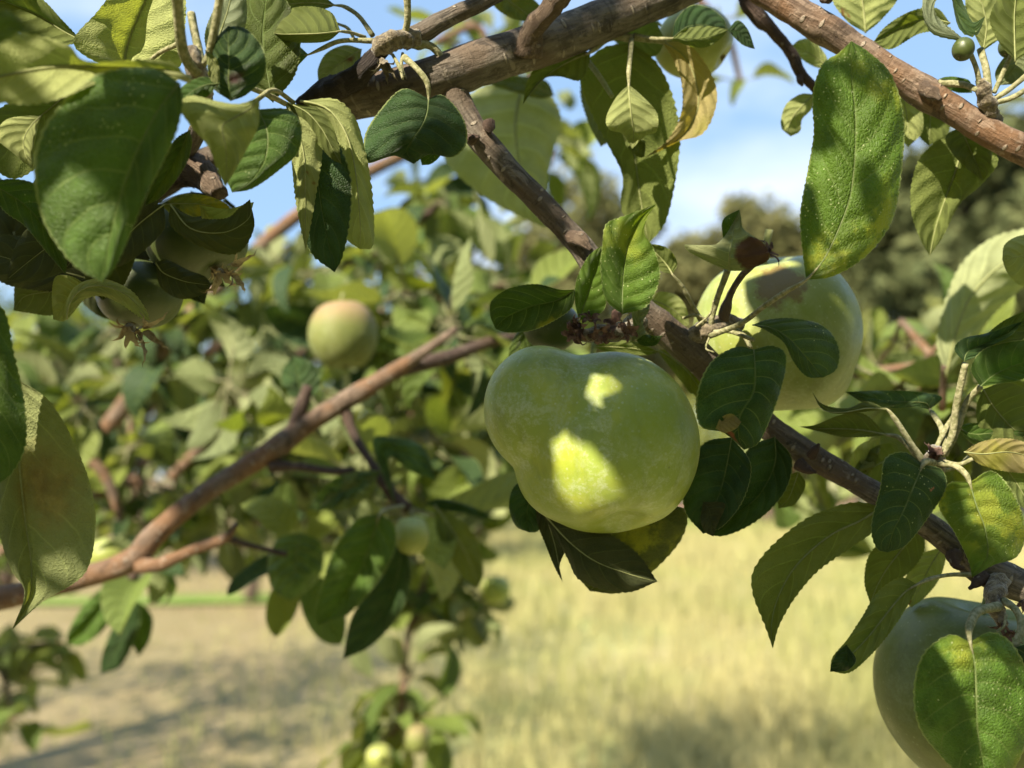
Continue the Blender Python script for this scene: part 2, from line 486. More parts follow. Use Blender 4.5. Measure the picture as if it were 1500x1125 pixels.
# ------------------------------------------------------------------ hero leaf
LEAVES = 0
def leaf(parent, d, base, tip, rails, mat='g', side='U', z=None, tz=0, bz=0, n=96, m=14, teeth=26, ser=0.016,
         wav=2.2, rib=2.2, pet=None, petr=None, label=None, petmat='stalk', vk=None, seed=None):
    """rails: list of lists of interior photo pixels (x,y[,z]); z offsets in pixels at depth d, + = away from the camera"""
    global LEAVES
    LEAVES += 1
    z = [q * 2.3 for q in z] if z is not None else None
    sd = seed if seed is not None else LEAVES * 3.7
    K = len(rails)
    if z is None:
        z = [0] * K
    sm = []
    for kx, r in enumerate(rails):
        q = [Vector((base[0], base[1], bz))]
        L = len(r)
        for i, p in enumerate(r):
            t = (i + 1) / (L + 1)
            zz = p[2] if len(p) > 2 else z[kx] * math.sin(math.pi * t) ** 0.8 + tz * t * t + bz * (1 - t)
            q.append(Vector((p[0], p[1], zz)))
        q.append(Vector((tip[0], tip[1], tz)))
        sm.append(crv(q, n))
    vk = vk or [-1 + 2 * i / (K - 1) for i in range(K)]
    midk = min(range(K), key=lambda i: abs(vk[i]))
    length = sum((sm[midk][i + 1] - sm[midk][i]).length for i in range(n))
    width = max((sm[0][i] - sm[-1][i]).length for i in range(n))
    def across(i, v):
        k = 0
        while k < K - 2 and vk[k + 1] < v:
            k += 1
        f = (v - vk[k]) / (vk[k + 1] - vk[k])
        p1, p2 = sm[k][i], sm[k + 1][i]
        if K == 3:
            e = p1.lerp(p2, f)
            return e
        p0 = sm[k - 1][i] if k > 0 else p1 * 2 - p2
        p3 = sm[k + 2][i] if k < K - 2 else p2 * 2 - p1
        return 0.5 * ((2 * p1) + (p2 - p0) * f + (2 * p0 - 5 * p1 + 4 * p2 - p3) * f * f + (3 * p1 - p0 - 3 * p2 + p3) * f ** 3)
    V, U = [], []
    rr = random.Random(int(sd * 100))
    hol = rr.uniform(0.10, 0.20)
    for i in range(n + 1):
        t = i / n
        for j in range(m + 1):
            v = -1 + 2 * j / m
            p = across(i, v)
            env = math.sin(math.pi * min(1, max(0, t)))
            if K == 3:                                     # belly of each half + creased midrib
                av = abs(v)
                p.z -= hol * width * env * (4 * av * (1 - av)) * 0.5
            a = abs(v) ** 2
            wv = mnoise.noise(Vector((t * 4.2 + sd, v * 1.3, sd * 0.3)))
            wv2 = math.sin(t * 26 + (1.3 if v > 0 else 0) + sd) * 0.35 * abs(v) ** 3
            p.z += wav * env * (wv * (0.6 + 1.8 * a) + wv2) * 2.8
            if j in (0, m) and ser:
                q = across(i, v * (1 - 2 / m))
                o = p - q
                if o.length > 1e-6:
                    o.normalize()
                    ph = (t * teeth) % 1.0
                    tooth = ph if ph < 0.75 else (1 - ph) * 3
                    p += o * (tooth - 0.3) * ser * length * (0.75 + 0.35 * rr.random()) * min(1, env * 3)
            V.append(P(p.x, p.y, d * (1 + p.z / FPX)))
            U.append((t, (v + 1) / 2))
    w = m + 1
    F = [(i * w + j, i * w + j + 1, (i + 1) * w + j + 1, (i + 1) * w + j) for i in range(n) for j in range(m)]
    tot = 0.0
    for f in F[::7]:
        a, b, c = V[f[0]], V[f[1]], V[f[2]]
        nn = (b - a).cross(V[f[3]] - a)
        tot += nn.dot(CAM - a)
    if (tot > 0) != (side == 'U'):
        F = [tuple(reversed(f)) for f in F]
    o = mk('leaf', V, F, M[mat], parent, V[m // 2], U)
    if label:
        o['label'] = label
    # stalk + raised midrib on the underside
    if rib:
        rib *= 0.62 if side == 'U' else 0.85
        sgn = 0.35 if side == 'U' else -0.45
        mids = [V[i * w + m // 2] for i in range(0, n + 1, max(1, n // 12))]
        geos = []
        vd = (CAM - mids[0]).normalized()
        mids = [q - vd * sgn * pxr(rib, d) for q in mids]
        rm = [pxr(rib * (1 - 0.86 * i / (len(mids) - 1)), d) for i in range(len(mids))]
        if pet:
            pw = [P(*q) if len(q) == 3 else P(q[0], q[1], d) for q in pet]
            pr_ = petr or rib * 1.6
            geos.append(tube_geo(pw + [mids[0], mids[1]], [pxr(pr_ * 1.25, d), pxr(pr_, d), pxr(pr_, d), rm[1]], 20, 9, 0.08, 300))
        geos.append(tube_geo(mids, rm, 20, 7, 0.0))
        g = join(geos)
        nr = len(geos[-1][1])
        mk('leaf_stalk', g[0], g[1], [M[petmat], M['ribgreen' if side == 'U' else 'riblow']], o, mids[0], g[2], midx=[0] * (len(g[1]) - nr) + [1] * nr)
    return o

def ov(base, tip, wl, wr, bend=0, a=0.55, b=0.75, k=5, tw=0.0):
    """three rails of an ovate leaf: wl/wr half widths in pixels on the left/right of the way base->tip"""
    bx, by = base; tx, ty = tip
    dx, dy = tx - bx, ty - by
    L = math.hypot(dx, dy)
    rx, ry = -dy / L, dx / L
    pk = a / (a + b)
    mx = pk ** a * (1 - pk) ** b
    A, B, C = [], [], []
    for i in range(1, k + 1):
        t = i / (k + 1)
        f = t ** a * (1 - t) ** b / mx
        cx, cy = bx + dx * t + rx * bend * math.sin(math.pi * t), by + dy * t + ry * bend * math.sin(math.pi * t)
        A.append((cx - rx * wl * f, cy - ry * wl * f))
        B.append((cx, cy))
        C.append((cx + rx * wr * f, cy + ry * wr * f))
    return [A, B, C]

# ------------------------------------------------------------------ apples
def apple_surface(center, rx, ry, rz, axis, lobes=(), n=64, dimple=0.16, seed=0.0, cal=0.12, k=14.0):
    """smooth union of ellipsoids with stem and calyx dimples; radii in metres, axis = towards the stem"""
    ax = axis.normalized()
    e1 = ax.cross(Vector((0.2, 1, 0.1))).normalized()
    e2 = ax.cross(e1)
    V, F = [], []
    C = Vector(center)
    def field(p):
        s = 0.0
        fs = [(C, (rx, ry, rz))] + list(lobes)
        for c, r in fs:
            q = p - c
            e = math.sqrt((q.x / r[0]) ** 2 + (q.y / r[1]) ** 2 + (q.z / r[2]) ** 2)
            s += math.exp(-k * (e - 1))
        return s - 1.0
    m = 2 * n
    for i in range(n + 1):
        th = math.pi * i / n
        for j in range(m if 0 < i < n else 1):
            ph = 2 * math.pi * j / m
            dr = ax * math.cos(th) + (e1 * math.cos(ph) + e2 * math.sin(ph)) * math.sin(th)
            lo, hi = 0.0, max(rx, ry, rz) * 2.2
            for _ in range(22):
                mid = (lo + hi) / 2
                if field(C + dr * mid) > 0:
                    lo = mid
                else:
                    hi = mid
            r = lo
            r *= 1 - dimple * math.exp(-(th / 0.34) ** 2) * 2.2 - cal * math.exp(-((math.pi - th) / 0.3) ** 2) * 1.8
            r *= 1 + 0.012 * mnoise.noise(dr * 2.1 + Vector((seed, 0, 0))) + 0.010 * math.cos(5 * ph + seed) * math.sin(th) ** 2 * (th / math.pi)
            V.append(C + dr * r)
    for i in range(n):
        for j in range(m):
            j2 = (j + 1) % m
            if i == 0:
                F.append((0, 1 + j, 1 + j2))
            elif i == n - 1:
                F.append((len(V) - 1, 1 + (i - 1) * m + j2, 1 + (i - 1) * m + j))
            else:
                a = 1 + (i - 1) * m
                b = a + m
                F.append((a + j, b + j, b + j2, a + j2))
    top, bot = V[0], V[-1]
    return V, F, top, bot
def ribbons(c, out, n, ln, wd, seed, curl=1.0, spread=0.6):
    """small curled sepals around c pointing along out"""
    rr = random.Random(seed)
    out = out.normalized()
    e1 = out.cross(Vector((0.4, 1, 0.3))).normalized()
    e2 = out.cross(e1)
    V, F, U = [], [], []
    for k in range(n):
        a = 2 * math.pi * (k + rr.random() * 0.5) / n
        rad = e1 * math.cos(a) + e2 * math.sin(a)
        tan = out.cross(rad)
        L = ln * rr.uniform(0.7, 1.2)
        th = rr.uniform(0.1, 0.5) * spread
        p = c + rad * ln * 0.12
        cu = curl * rr.uniform(0.6, 1.5)
        b = len(V)
        N = 9
        for i in range(N + 1):
            t = i / N
            w = wd * (1 - t) * (0.6 + 0.7 * math.sin(math.pi * t)) * rr.uniform(0.75, 1.2) + wd * 0.02
            jt = 0.12 * wd * rr.uniform(-1, 1)
            for s in (-1, 0, 1):
                V.append(p + tan * (w * s * 0.5 + jt) + rad * (abs(s) * -0.12 * w))
                U.append((t, 0.5 + s * 0.5))
            th += cu * (0.05 + 0.33 * t)
            p = p + (out * math.cos(th) + rad * math.sin(th) + tan * rr.uniform(-0.45, 0.45)) * L / N
        for i in range(N):
            for s in range(2):
                q = b + i * 3 + s
                F.append((q, q + 1, q + 4, q + 3))
    return V, F, U
def apple(px, py, d, rx, ry, mat, label, axis=(0, 0, 1), lobes=(), group=None, n=56, stem=True, calyx=True, seed=0.0,
          dimple=0.16, name='apple', depth=None, sepal=1.0, k=14.0):
    c = P(px, py, d)
    r1, r2 = pxr(rx, d), pxr(ry, d)
    r3 = pxr(depth or (rx + ry) / 2, d)
    lb = [(P(x, y, d + pxr(zz, d)), (pxr(a, d), pxr(e, d), pxr(b, d))) for x, y, zz, a, b, e in lobes]
    ax = Vector(axis).normalized()
    V, F, top, bot = apple_surface(c, r1, r3, r2, ax, lb, n, dimple, seed, k=k)
    o = mk(name, V, F, M[mat], None, c)
    tag(o, label, 'apple', group)
    if stem:
        q = top + ax * r1 * 0.55 + Vector((0.1, 0, 0)) * r1
        v, f, u = tube_geo([top - ax * r1 * 0.1, top + ax * r1 * 0.25, q], [r1 * 0.035, r1 * 0.03, r1 * 0.045], 10, 8, 0.1, 200)
        mk('stem', v, f, M['stalk2'], o, top, u)
    if calyx:
        v, f, u = ribbons(bot - ax * r1 * 0.02, -ax, 6, r1 * 0.26 * sepal, r1 * 0.09 * sepal, int(seed * 10) + 3)
        mk('calyx', v, f, M['dry2'], o, bot, u)
    return o

# ------------------------------------------------------------------ library leaves for the softer background
def lib_leaf(seed, fold, curl, twist, L=1.0, Wd=0.27, n=14, m=6):
    V, U, F = [], [], []
    rr = random.Random(seed)
    for i in range(n + 1):
        t = i / n
        f = (t ** 0.55 * (1 - t) ** 0.7) / 0.436 * Wd * 0.98
        th = curl * t
        y = (math.sin(th) / curl if abs(curl) > 0.01 else t) * L
        zc = (-(1 - math.cos(th)) / curl if abs(curl) > 0.01 else 0) * L
        for j in range(m + 1):
            v = -1 + 2 * j / m
            a = twist * t
            x = v * f
            zz = fold * abs(x) + 0.03 * math.sin(t * 9 + v * 2 + seed) * abs(v) ** 2
            V.append(Vector((x * math.cos(a) - zz * math.sin(a), y, zc + x * math.sin(a) + zz * math.cos(a))))
            U.append((t, (v + 1) / 2))
    w = m + 1
    F = [(i * w + j, i * w + j + 1, (i + 1) * w + j + 1, (i + 1) * w + j) for i in range(n) for j in range(m)]
    nf = len(F)
    tv, tf, tu = tube_geo([Vector((0, -0.34, 0.05)), Vector((0, -0.15, 0.0)), Vector((0, 0, -0.005)), Vector((0, 0.2, -0.01 + V[3 * w + m // 2].z))],
                          [0.022, 0.014, 0.014, 0.008], 6, 5)
    b = len(V)
    V += tv; U += tu
    F += [tuple(q + b for q in f) for f in tf]
    return V, F, U, nf
LIB = []
for i in range(9):
    g = lib_leaf(i, R.uniform(0.2, 1.2), (0.3, 1.9, 0.9, 2.5, 0.5, 1.4, -0.8, 2.1, 1.1)[i], R.uniform(-1.1, 1.1), Wd=(0.27, 0.22, 0.33, 0.25, 0.30, 0.19, 0.26, 0.31, 0.23)[i], m=8)
    for mt in ('f1', 'f2', 'f3'):
        me = bpy.data.meshes.new('leaf')
        me.from_pydata([tuple(v) for v in g[0]], [], g[1])
        me.materials.append(M[mt]); me.materials.append(M['stalk'])
        me.polygons.foreach_set('material_index', [0 if q < g[3] else 1 for q in range(len(g[1]))])
        me.polygons.foreach_set('use_smooth', [True] * len(g[1]))
        ul = me.uv_layers.new(name='UVMap')
        idx = [0] * len(me.loops)
        me.loops.foreach_get('vertex_index', idx)
        fl = []
        for q in idx:
            fl += g[2][q]
        ul.data.foreach_set('uv', fl)
        LIB.append((mt, me))
def lib(mt, k):
    q = [me for a, me in LIB if a == mt]
    return q[k % len(q)]
def put_leaf(parent, pos, direction, normal, L, mt, k, label=None):
    """one library leaf: base at pos, growing along direction, upper face to normal"""
    y = direction.normalized()
    zz = normal - y * normal.dot(y)
    zz = zz.normalized() if zz.length > 1e-4 else y.orthogonal().normalized()
    x = y.cross(zz)
    o = bpy.data.objects.new('leaf', lib(mt, k))
    COL.objects.link(o)
    m = Matrix((x, y, zz)).transposed().to_4x4()
    m = Matrix.Translation(pos - WP[parent.name]) @ m @ Matrix.Diagonal((L, L, L, 1))
    o.parent = parent
    o.matrix_basis = m
    if label:
        o['label'] = label
    return o
def whorl(parent, px, py, d, n, Lpx, rr, mts=('f1', 'f2', 'f3'), droop=0.5, L=None, bias=Vector((0, 0, 0)), axis=None):
    c = P(px, py, d)
    L = L or Lpx * d / FPX
    ax = axis or Vector((rr.uniform(-.4, .4), rr.uniform(-.4, .4), rr.uniform(-.3, 1))).normalized()
    e1 = ax.cross(Vector((0.2, 1, 0.3))).normalized()
    e2 = ax.cross(e1)
    a0 = rr.random() * 6.28
    for i in range(n):
        a = a0 + i * 2.4
        out = e1 * math.cos(a) + e2 * math.sin(a) + ax * rr.uniform(-0.2, 0.9) + Vector((0, 0, -droop * rr.uniform(0, 1.3))) + bias
        out.normalize()
        nm = ax * 1.0 + Vector((0, 0, 0.6)) + Vector((rr.uniform(-.5, .5), rr.uniform(-.5, .5), rr.uniform(-.3, .3))) - out * 0.3
        q = L * rr.uniform(0.65, 1.15)
        put_leaf(parent, c + out * q * 0.36, out, nm, q, rr.choice(mts), rr.randrange(9))
    return c

# ================================================================== setting: ground
def ground_z(x, y):
    return -0.004 * max(0, y - 20) + 0.05 * mnoise.noise(Vector((x * 0.15, y * 0.15, 0)))
k = NT('field_ground')
tc = k.n('ShaderNodeTexCoord').outputs['Object']
n1 = k.noise(tc, 0.35, 4, 0.6)
n2 = k.noise(tc, 3.0, 5, 0.7)
n3 = k.noise(tc, 40, 3, 0.6)
c = k.mix(k.rng(n1, 0.40, 0.60), (0.40, 0.35, 0.16), (0.28, 0.32, 0.11))
c = k.mix(k.rng(n2, 0.4, 0.66, 0, 0.55), c, (0.30, 0.235, 0.14))
c = k.mix(k.rng(n3, 0.4, 0.7, 0, 0.5), c, (0.46, 0.41, 0.21))
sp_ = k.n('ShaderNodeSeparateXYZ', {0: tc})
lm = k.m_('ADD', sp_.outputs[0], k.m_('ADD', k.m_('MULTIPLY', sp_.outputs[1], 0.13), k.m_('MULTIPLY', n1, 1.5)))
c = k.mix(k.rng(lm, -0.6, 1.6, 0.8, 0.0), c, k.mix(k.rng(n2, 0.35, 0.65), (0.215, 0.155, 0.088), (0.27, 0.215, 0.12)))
bp = k.n('ShaderNodeBump', {'Height': n3, 'Strength': 0.6, 'Distance': 0.03})
pr = k.n('ShaderNodeBsdfPrincipled', {'Base Color': c, 'Roughness': 0.95, 'Normal': bp.outputs[0]})
pr.inputs['Specular IOR Level'].default_value = 0.1
k.t.links.new(pr.outputs[0], k.out.inputs[0])
M['field'] = k.m
NX, NY = 60, 70
V = []
for j in range(NY + 1):
    y = -12 + 12 * (j / 14) if j <= 14 else 400 * ((j - 14) / (NY - 14)) ** 2.4
    for i in range(NX + 1):
        s = (i / NX) * 2 - 1
        x = s * (12 + abs(y) * 1.3 + 20)
        V.append(Vector((x, y, ground_z(x, y))))
F = [(j * (NX + 1) + i, j * (NX + 1) + i + 1, (j + 1) * (NX + 1) + i + 1, (j + 1) * (NX + 1) + i) for j in range(NY) for i in range(NX)]
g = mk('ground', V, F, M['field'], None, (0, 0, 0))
tag(g, 'straw yellow meadow floor with drier brown patches under the apple tree', 'ground', kind='structure')
# green strips: mown path edges across the field
def sheet(name, x0, x1, y0, y1, mat, label, cat, wob=0.5, h=0.004):
    V, F = [], []
    N = 60
    for i in range(N + 1):
        x = x0 + (x1 - x0) * i / N
        for s, y in ((0, y0), (1, y1)):
            yy = y + wob * mnoise.noise(Vector((x * 0.3, s * 5.0, y0)))
            V.append(Vector((x, yy, ground_z(x, yy) + h + 0.03)))
    F = [(2 * i, 2 * i + 2, 2 * i + 3, 2 * i + 1) for i in range(N)]
    o = mk(name, V, F, mat, None, (0, 0, 0))
    tag(o, label, cat, kind='structure')
M['green'] = flat_mat('mown_green', (0.13, 0.21, 0.035), (0.20, 0.27, 0.06), 4, 0.95)
M['pink'] = flat_mat('bare_path', (0.42, 0.26, 0.17), (0.34, 0.20, 0.14), 3, 0.95)
sheet('mown_strip', -6, -2.3, 9.3, 10.1, M['green'], 'bright green mown strip at the left edge of the field', 'grass', 0.3)
sheet('mown_strip', 3, 40, 21, 29, M['green'], 'bright green grass strip across the right of the field', 'grass', 1.0)
sheet('dirt_path', 2, 60, 31, 37, M['pink'], 'pinkish bare dirt path beyond the green strip', 'path', 0.7, 0.01)
sheet('dirt_path', -40, -6, 26, 34, M['pink'], 'pinkish bare dirt path glimpsed through leaves at left', 'path', 0.7, 0.01)

# tall dry grass, nobody could count it
k = NT('grass_blades')
tc = k.n('ShaderNodeTexCoord').outputs['Object']
n1 = k.noise(tc, 0.5, 4, 0.6)
n2 = k.noise(tc, 25, 2, 0.6)
c = k.mix(k.rng(n1, 0.40, 0.60), (0.43, 0.385, 0.18), (0.345, 0.355, 0.13))
c = k.mix(k.rng(n2, 0.35, 0.65, 0, 0.5), c, (0.48, 0.44, 0.21))
pr = k.n('ShaderNodeBsdfPrincipled', {'Base Color': c, 'Roughness': 0.9})
pr.inputs['Specular IOR Level'].default_value = 0.15
tr = k.n('ShaderNodeBsdfTranslucent', {'Color': c})
mx = k.n('ShaderNodeMixShader', {0: 0.35, 1: pr.outputs[0], 2: tr.outputs[0]})
k.t.links.new(mx.outputs[0], k.out.inputs[0])
M['grass'] = k.m
rg = random.Random(11)
V, F = [], []
for q in range(60000):
    y = 3.2 + 19 * rg.random() ** 1.5
    x = rg.uniform(-0.75, 0.75) * (y + 1.0)
    den = mnoise.noise(Vector((x * 0.5, y * 0.5, 3))) * 0.5 + 0.5
    left = 1.0 / (1 + math.exp(-(x + 0.16 * y) * 1.6))
    if rg.random() > 0.05 + 0.85 * left * (0.35 + den):
        continue
    h = (0.10 + 0.30 * rg.random() * (0.4 + den)) * (0.3 + 0.7 * left)
    z = ground_z(x, y)
    a = rg.random() * 3.14
    w = 0.003 + 0.0007 * y
    dx, dy = math.cos(a) * w, math.sin(a) * w
    lx, ly = rg.gauss(0, 0.22) * h, rg.gauss(0, 0.22) * h
    b = len(V)
    V += [(x - dx, y - dy, z), (x + dx, y + dy, z), (x + lx * .4 + dx * .7, y + ly * .4 + dy * .7, z + h * .6),
          (x + lx * .4 - dx * .7, y + ly * .4 - dy * .7, z + h * .6), (x + lx, y + ly, z + h)]
    F += [(b, b + 1, b + 2, b + 3), (b + 3, b + 2, b + 4)]
g = mk('meadow_grass', V, F, M['grass'], None, (0, 0, 0), smooth=False)
tag(g, 'tall dry straw coloured grass standing across the meadow', 'grass', kind='stuff')

# ================================================================== trees beyond
def far_leaf_mat(name, a, b, c_, trans=0.3):
    k = NT(name)
    tc = k.n('ShaderNodeTexCoord').outputs['Object']
    n1 = k.noise(tc, 0.9, 3, 0.6)
    n2 = k.noise(tc, 9, 2, 0.6)
    c = k.mix(k.rng(n1, 0.4, 0.6), a, b)
    c = k.mix(k.rng(n2, 0.45, 0.62), c, c_)
    pr = k.n('ShaderNodeBsdfPrincipled', {'Base Color': c, 'Roughness': 1.0})
    pr.inputs['Specular IOR Level'].default_value = 0.05
    tr = k.n('ShaderNodeBsdfTranslucent', {'Color': c})
    mx = k.n('ShaderNodeMixShader', {0: trans, 1: pr.outputs[0], 2: tr.outputs[0]})
    k.t.links.new(mx.outputs[0], k.out.inputs[0])
    return k.m
M['olive_tree'] = far_leaf_mat('crown_olive', (0.18, 0.18, 0.075), (0.24, 0.22, 0.095), (0.12, 0.13, 0.05))
M['dark_tree'] = far_leaf_mat('crown_dark', (0.10, 0.115, 0.048), (0.16, 0.17, 0.07), (0.055, 0.07, 0.03), 0.15)
M['hedge'] = far_leaf_mat('crown_hedge', (0.22, 0.24, 0.07), (0.30, 0.30, 0.09), (0.13, 0.16, 0.045))
M['orchard'] = far_leaf_mat('crown_orchard', (0.10, 0.15, 0.03), (0.21, 0.25, 0.07), (0.05, 0.085, 0.022))
M['trunk'] = flat_mat('trunk_bark', (0.10, 0.07, 0.05), (0.16, 0.12, 0.09), 6, 0.9)
def tree(name, x, y, h, cr, mat, label, cat='tree', group=None, leaf=0.12, nclump=34, per=70, base=0.25, seed=0, squash=1.0, fill=0.75):
    rt = random.Random(seed)
    z0 = ground_z(x, y)
    t = thing(name, (x, y, z0), label, cat, group)
    o3 = Vector((x, y, z0))
    tips = []
    top = o3 + Vector((rt.uniform(-.1, .1) * h, 0, h * 0.62))
    r0 = max(0.04, h * 0.022)
    v, f, u = tube_geo([o3, o3 + Vector((rt.uniform(-.03, .03) * h, 0, h * 0.3)), top], [r0 * 1.3, r0, r0 * .4], 10, 8, 0.15, 2)
    mk('trunk', v, f, M['trunk'], t, o3, u)
    gl = []
    for i in range(nclump):
        a = rt.random() * 6.283
        e = rt.uniform(-0.55, 1.0)
        rr_ = rt.uniform(fill, 1.0) ** 0.5 * rt.uniform(0.5, 1.05)
        ce = math.sqrt(max(0, 1 - e * e * 0.85))
        c = o3 + Vector((math.cos(a) * cr * rr_ * ce, math.sin(a) * cr * rr_ * ce, h * base + (h - h * base) * 0.45 + e * (h - h * base) * 0.5 * squash * rr_))
        tips.append(c)
        if i % 4 == 0:
            s = o3 + Vector((0, 0, h * rt.uniform(0.2, 0.5)))
            gl.append(tube_geo([s, s.lerp(c, .5) + Vector((0, 0, .05 * h)), c], [r0 * .5, r0 * .3, r0 * .1], 6, 5))
    g = join(gl)
    mk('limbs', g[0], g[1], M['trunk'], t, gl[0][0][0], g[2])['kind'] = 'stuff'
    V, F = [], []
    for c in tips:
        R_ = cr * rt.uniform(0.22, 0.42)
        for q in range(per):
            p = Vector((rt.gauss(0, 1), rt.gauss(0, 1), rt.gauss(0, 0.75)))
            p = p.normalized() * R_ * rt.random() ** 0.45
            p = c + p
            if p.z < z0 + 0.05:
                continue
            a = Vector((rt.gauss(0, 1), rt.gauss(0, 1), rt.gauss(0, .6))).normalized()
            b_ = a.cross(Vector((rt.gauss(0, 1), rt.gauss(0, 1), rt.gauss(0, 1)))).normalized()
            s = leaf * rt.uniform(0.6, 1.3)
            b = len(V)
            V += [p - a * s, p + b_ * s * .42, p + a * s, p - b_ * s * .42]
            F.append((b, b + 1, b + 2, b + 3))
    mk('crown', V, F, mat, t, o3, smooth=False)
    return t
def at_ground(px, y):
    return (px - 750) / FPX * y
# (px, distance, height, crown radius)
tree('olive_green_tree', at_ground(850, 34), 34, 14.5, 3.6, M['olive_tree'], 'tall olive green tree directly behind the hanging dark leaves', group='trees along the far edge of the field', leaf=0.30, seed=1, nclump=46, per=210)
tree('olive_green_tree', at_ground(745, 40), 40, 11.5, 4.2, M['olive_tree'], 'olive green tree half hidden by blurred leaves left of the diagonal branch', group='trees along the far edge of the field', leaf=0.30, seed=2, nclump=46, per=210)
tree('olive_green_tree', at_ground(1085, 42), 42, 16.0, 4.3, M['olive_tree'], 'rounded olive tree just left of the large speckled leaf', group='trees along the far edge of the field', leaf=0.32, seed=3, nclump=46, per=220)
tree('olive_green_tree', at_ground(980, 46), 46, 13.8, 3.6, M['olive_tree'], 'lower olive tree beneath the open patch of sky', group='trees along the far edge of the field', leaf=0.32, seed=4, nclump=40, per=210)
tree('olive_green_tree', at_ground(1190, 38), 38, 14.5, 3.4, M['olive_tree'], 'olive tree standing right behind the large speckled leaf', group='trees along the far edge of the field', leaf=0.34, seed=5, nclump=50, per=200, base=0.05)
tree('dark_tree', at_ground(1430, 28), 28, 13.6, 4.4, M['dark_tree'], 'dark evergreen tree at the right edge of the field', group='trees along the far edge of the field', leaf=0.42, seed=6, nclump=60, per=170, base=0.05)
tree('dark_tree', at_ground(1590, 29), 29, 14.5, 4.6, M['dark_tree'], 'tall dark tree cut off by the right side of the picture', group='trees along the far edge of the field', leaf=0.42, seed=7, nclump=60, per=170, base=0.05)
for i, (px, y, h, cr, lb) in enumerate(((1120, 24, 6.4, 2.2, 'behind the pale apple'), (1240, 22, 6.3, 2.1, 'right of the pale apple'), (1340, 20, 6.0, 1.9, 'under the dark evergreen'),
                                        (1450, 19, 5.4, 2.0, 'behind the bright drooping leaf'), (1540, 20, 4.8, 2.4, 'at the right edge'), (1010, 27, 5.4, 2.8, 'behind the green leaves above the big apple'))):
    tree('bush', at_ground(px, y), y, h, cr, M['hedge'], 'sunlit yellow green bush ' + lb, 'bush', 'sunlit bushes along the field', leaf=0.13, seed=20 + i, nclump=34, per=110, base=0.0, squash=1.0)
for i, (px, y, h, cr, lb) in enumerate(((375, 9.6, 2.9, 0.95, 'small orchard tree standing on the green strip at left'), (150, 13, 4.2, 1.7, 'orchard tree behind the small yellow apple'),
                                        (600, 13, 3.9, 1.4, 'orchard tree behind the small hanging green apple'), (20, 11, 4.3, 1.8, 'orchard tree at the left edge beyond the bough'),
                                        (480, 17, 5.6, 2.2, 'orchard tree behind the blushed apple'), (260, 19, 6.6, 2.6, 'taller orchard tree behind the left branch'),
                                        (690, 20, 5.8, 2.1, 'orchard tree left of the big green apple'))):
    tree('orchard_tree', at_ground(px, y), y, h, cr, M['orchard'], lb, 'tree', 'orchard trees across the field', leaf=0.055 if y < 12 else 0.085, seed=40 + i, nclump=40, per=110, base=0.28)

for i in range(11):
    x = -30 + i * 7.2
    tree('field_edge_tree', x, 62 + 6 * math.sin(i * 2.1), 5.5 + 1.8 * math.sin(i * 3.7), 4.6, M['olive_tree'] if i % 2 else M['orchard'],
         'low tree in the far row closing the field, tree %s' % ('at the far left', 'left of the leafy mass', 'behind the leafy mass', 'behind the blushed apple', 'left of centre', 'at centre', 'right of centre', 'right of the pale apple', 'beyond the bushes', 'near the right edge', 'at the far right')[i],
         'tree', 'far row closing the field', leaf=0.4, seed=90 + i, nclump=26, per=60, base=0.02)

# ================================================================== main bough
bough = thing('apple_bough', P(500, 150, 0.285), 'thick grey brown bough crossing the top and forking down past the big green apple', 'branch', 'boughs of the apple tree')
MAIN = [(-80, 352, .335, 20), (60, 330, .33, 20), (180, 300, .325, 20), (300, 236, .315, 21), (420, 185, .30, 18), (520, 147, .292, 18), (610, 124, .29, 23), (650, 112, .29, 30), (720, 88, .292, 32),
        (800, 62, .295, 31), (880, 32, .30, 30), (960, -2, .305, 30), (1060, -50, .31, 30)]
ptube('limb', MAIN, bough, M['bark'], 90, 22, 0.09, 90, 'thick grey brown limb rising to the right')
FORK = [(650, 118, .292, 26), (690, 185, .290, 20), (740, 245, .288, 19.5), (800, 305, .287, 18), (838, 347, .286, 17.5), (852, 362, .286, 20), (885, 405, .286, 18), (940, 452, .288, 22), (985, 492, .292, 24),
        (1030, 530, .296, 22), (1090, 596, .298, 19), (1160, 650, .296, 19), (1240, 698, .292, 17), (1330, 750, .288, 18), (1400, 800, .284, 19), (1440, 832, .282, 25), (1520, 868, .28, 25)]
ptube('limb', FORK, bough, M['bark'], 110, 20, 0.10, 110, 'dark forked limb running down to the lower right')
# rough cut stubs and wood scars
ptube('stub', [(772, 78, .29, 24), (780, 45, .285, 16), (800, 18, .28, 15), (835, -22, .272, 17)], bough, M['knot'], 26, 16, 0.28, 190, 'rough ringed side twig leaving the top of the frame')
ptube('stub', [(262, 250, .315, 24), (290, 252, .30, 26), (312, 270, .292, 20), (322, 284, .288, 12)], bough, M['knot'], 26, 16, 0.42, 210, 'gnarled grey cut stub')
ptube('stub', [(838, 348, .283, 12), (852, 352, .276, 11), (866, 366, .272, 3)], bough, M['knot'], 14, 12, 0.3, 200, 'pointed bud scar')
ptube('spur', [(440, 158, .288, 12), (472, 134, .286, 14), (505, 122, .282, 17), (532, 104, .279, 17), (550, 84, .278, 15), (565, 66, .278, 12)], bough, M['bark4'], 34, 16, 0.30, 230, 'dark ringed fruiting spur')
ptube('spur', [(552, 88, .279, 10), (558, 68, .276, 15), (582, 58, .276, 13), (612, 55, .28, 12)], bough, M['spur'], 26, 16, 0.4, 330, 'felted grey knuckle of the spur')
ptube('twig', [(590, 60, .281, 14), (625, 44, .282, 14), (660, 24, .284, 13), (700, 6, .286, 12), (750, -20, .29, 12)], bough, M['bark'], 26, 14, 0.12, 140, 'slim grey shoot rising to the top edge')
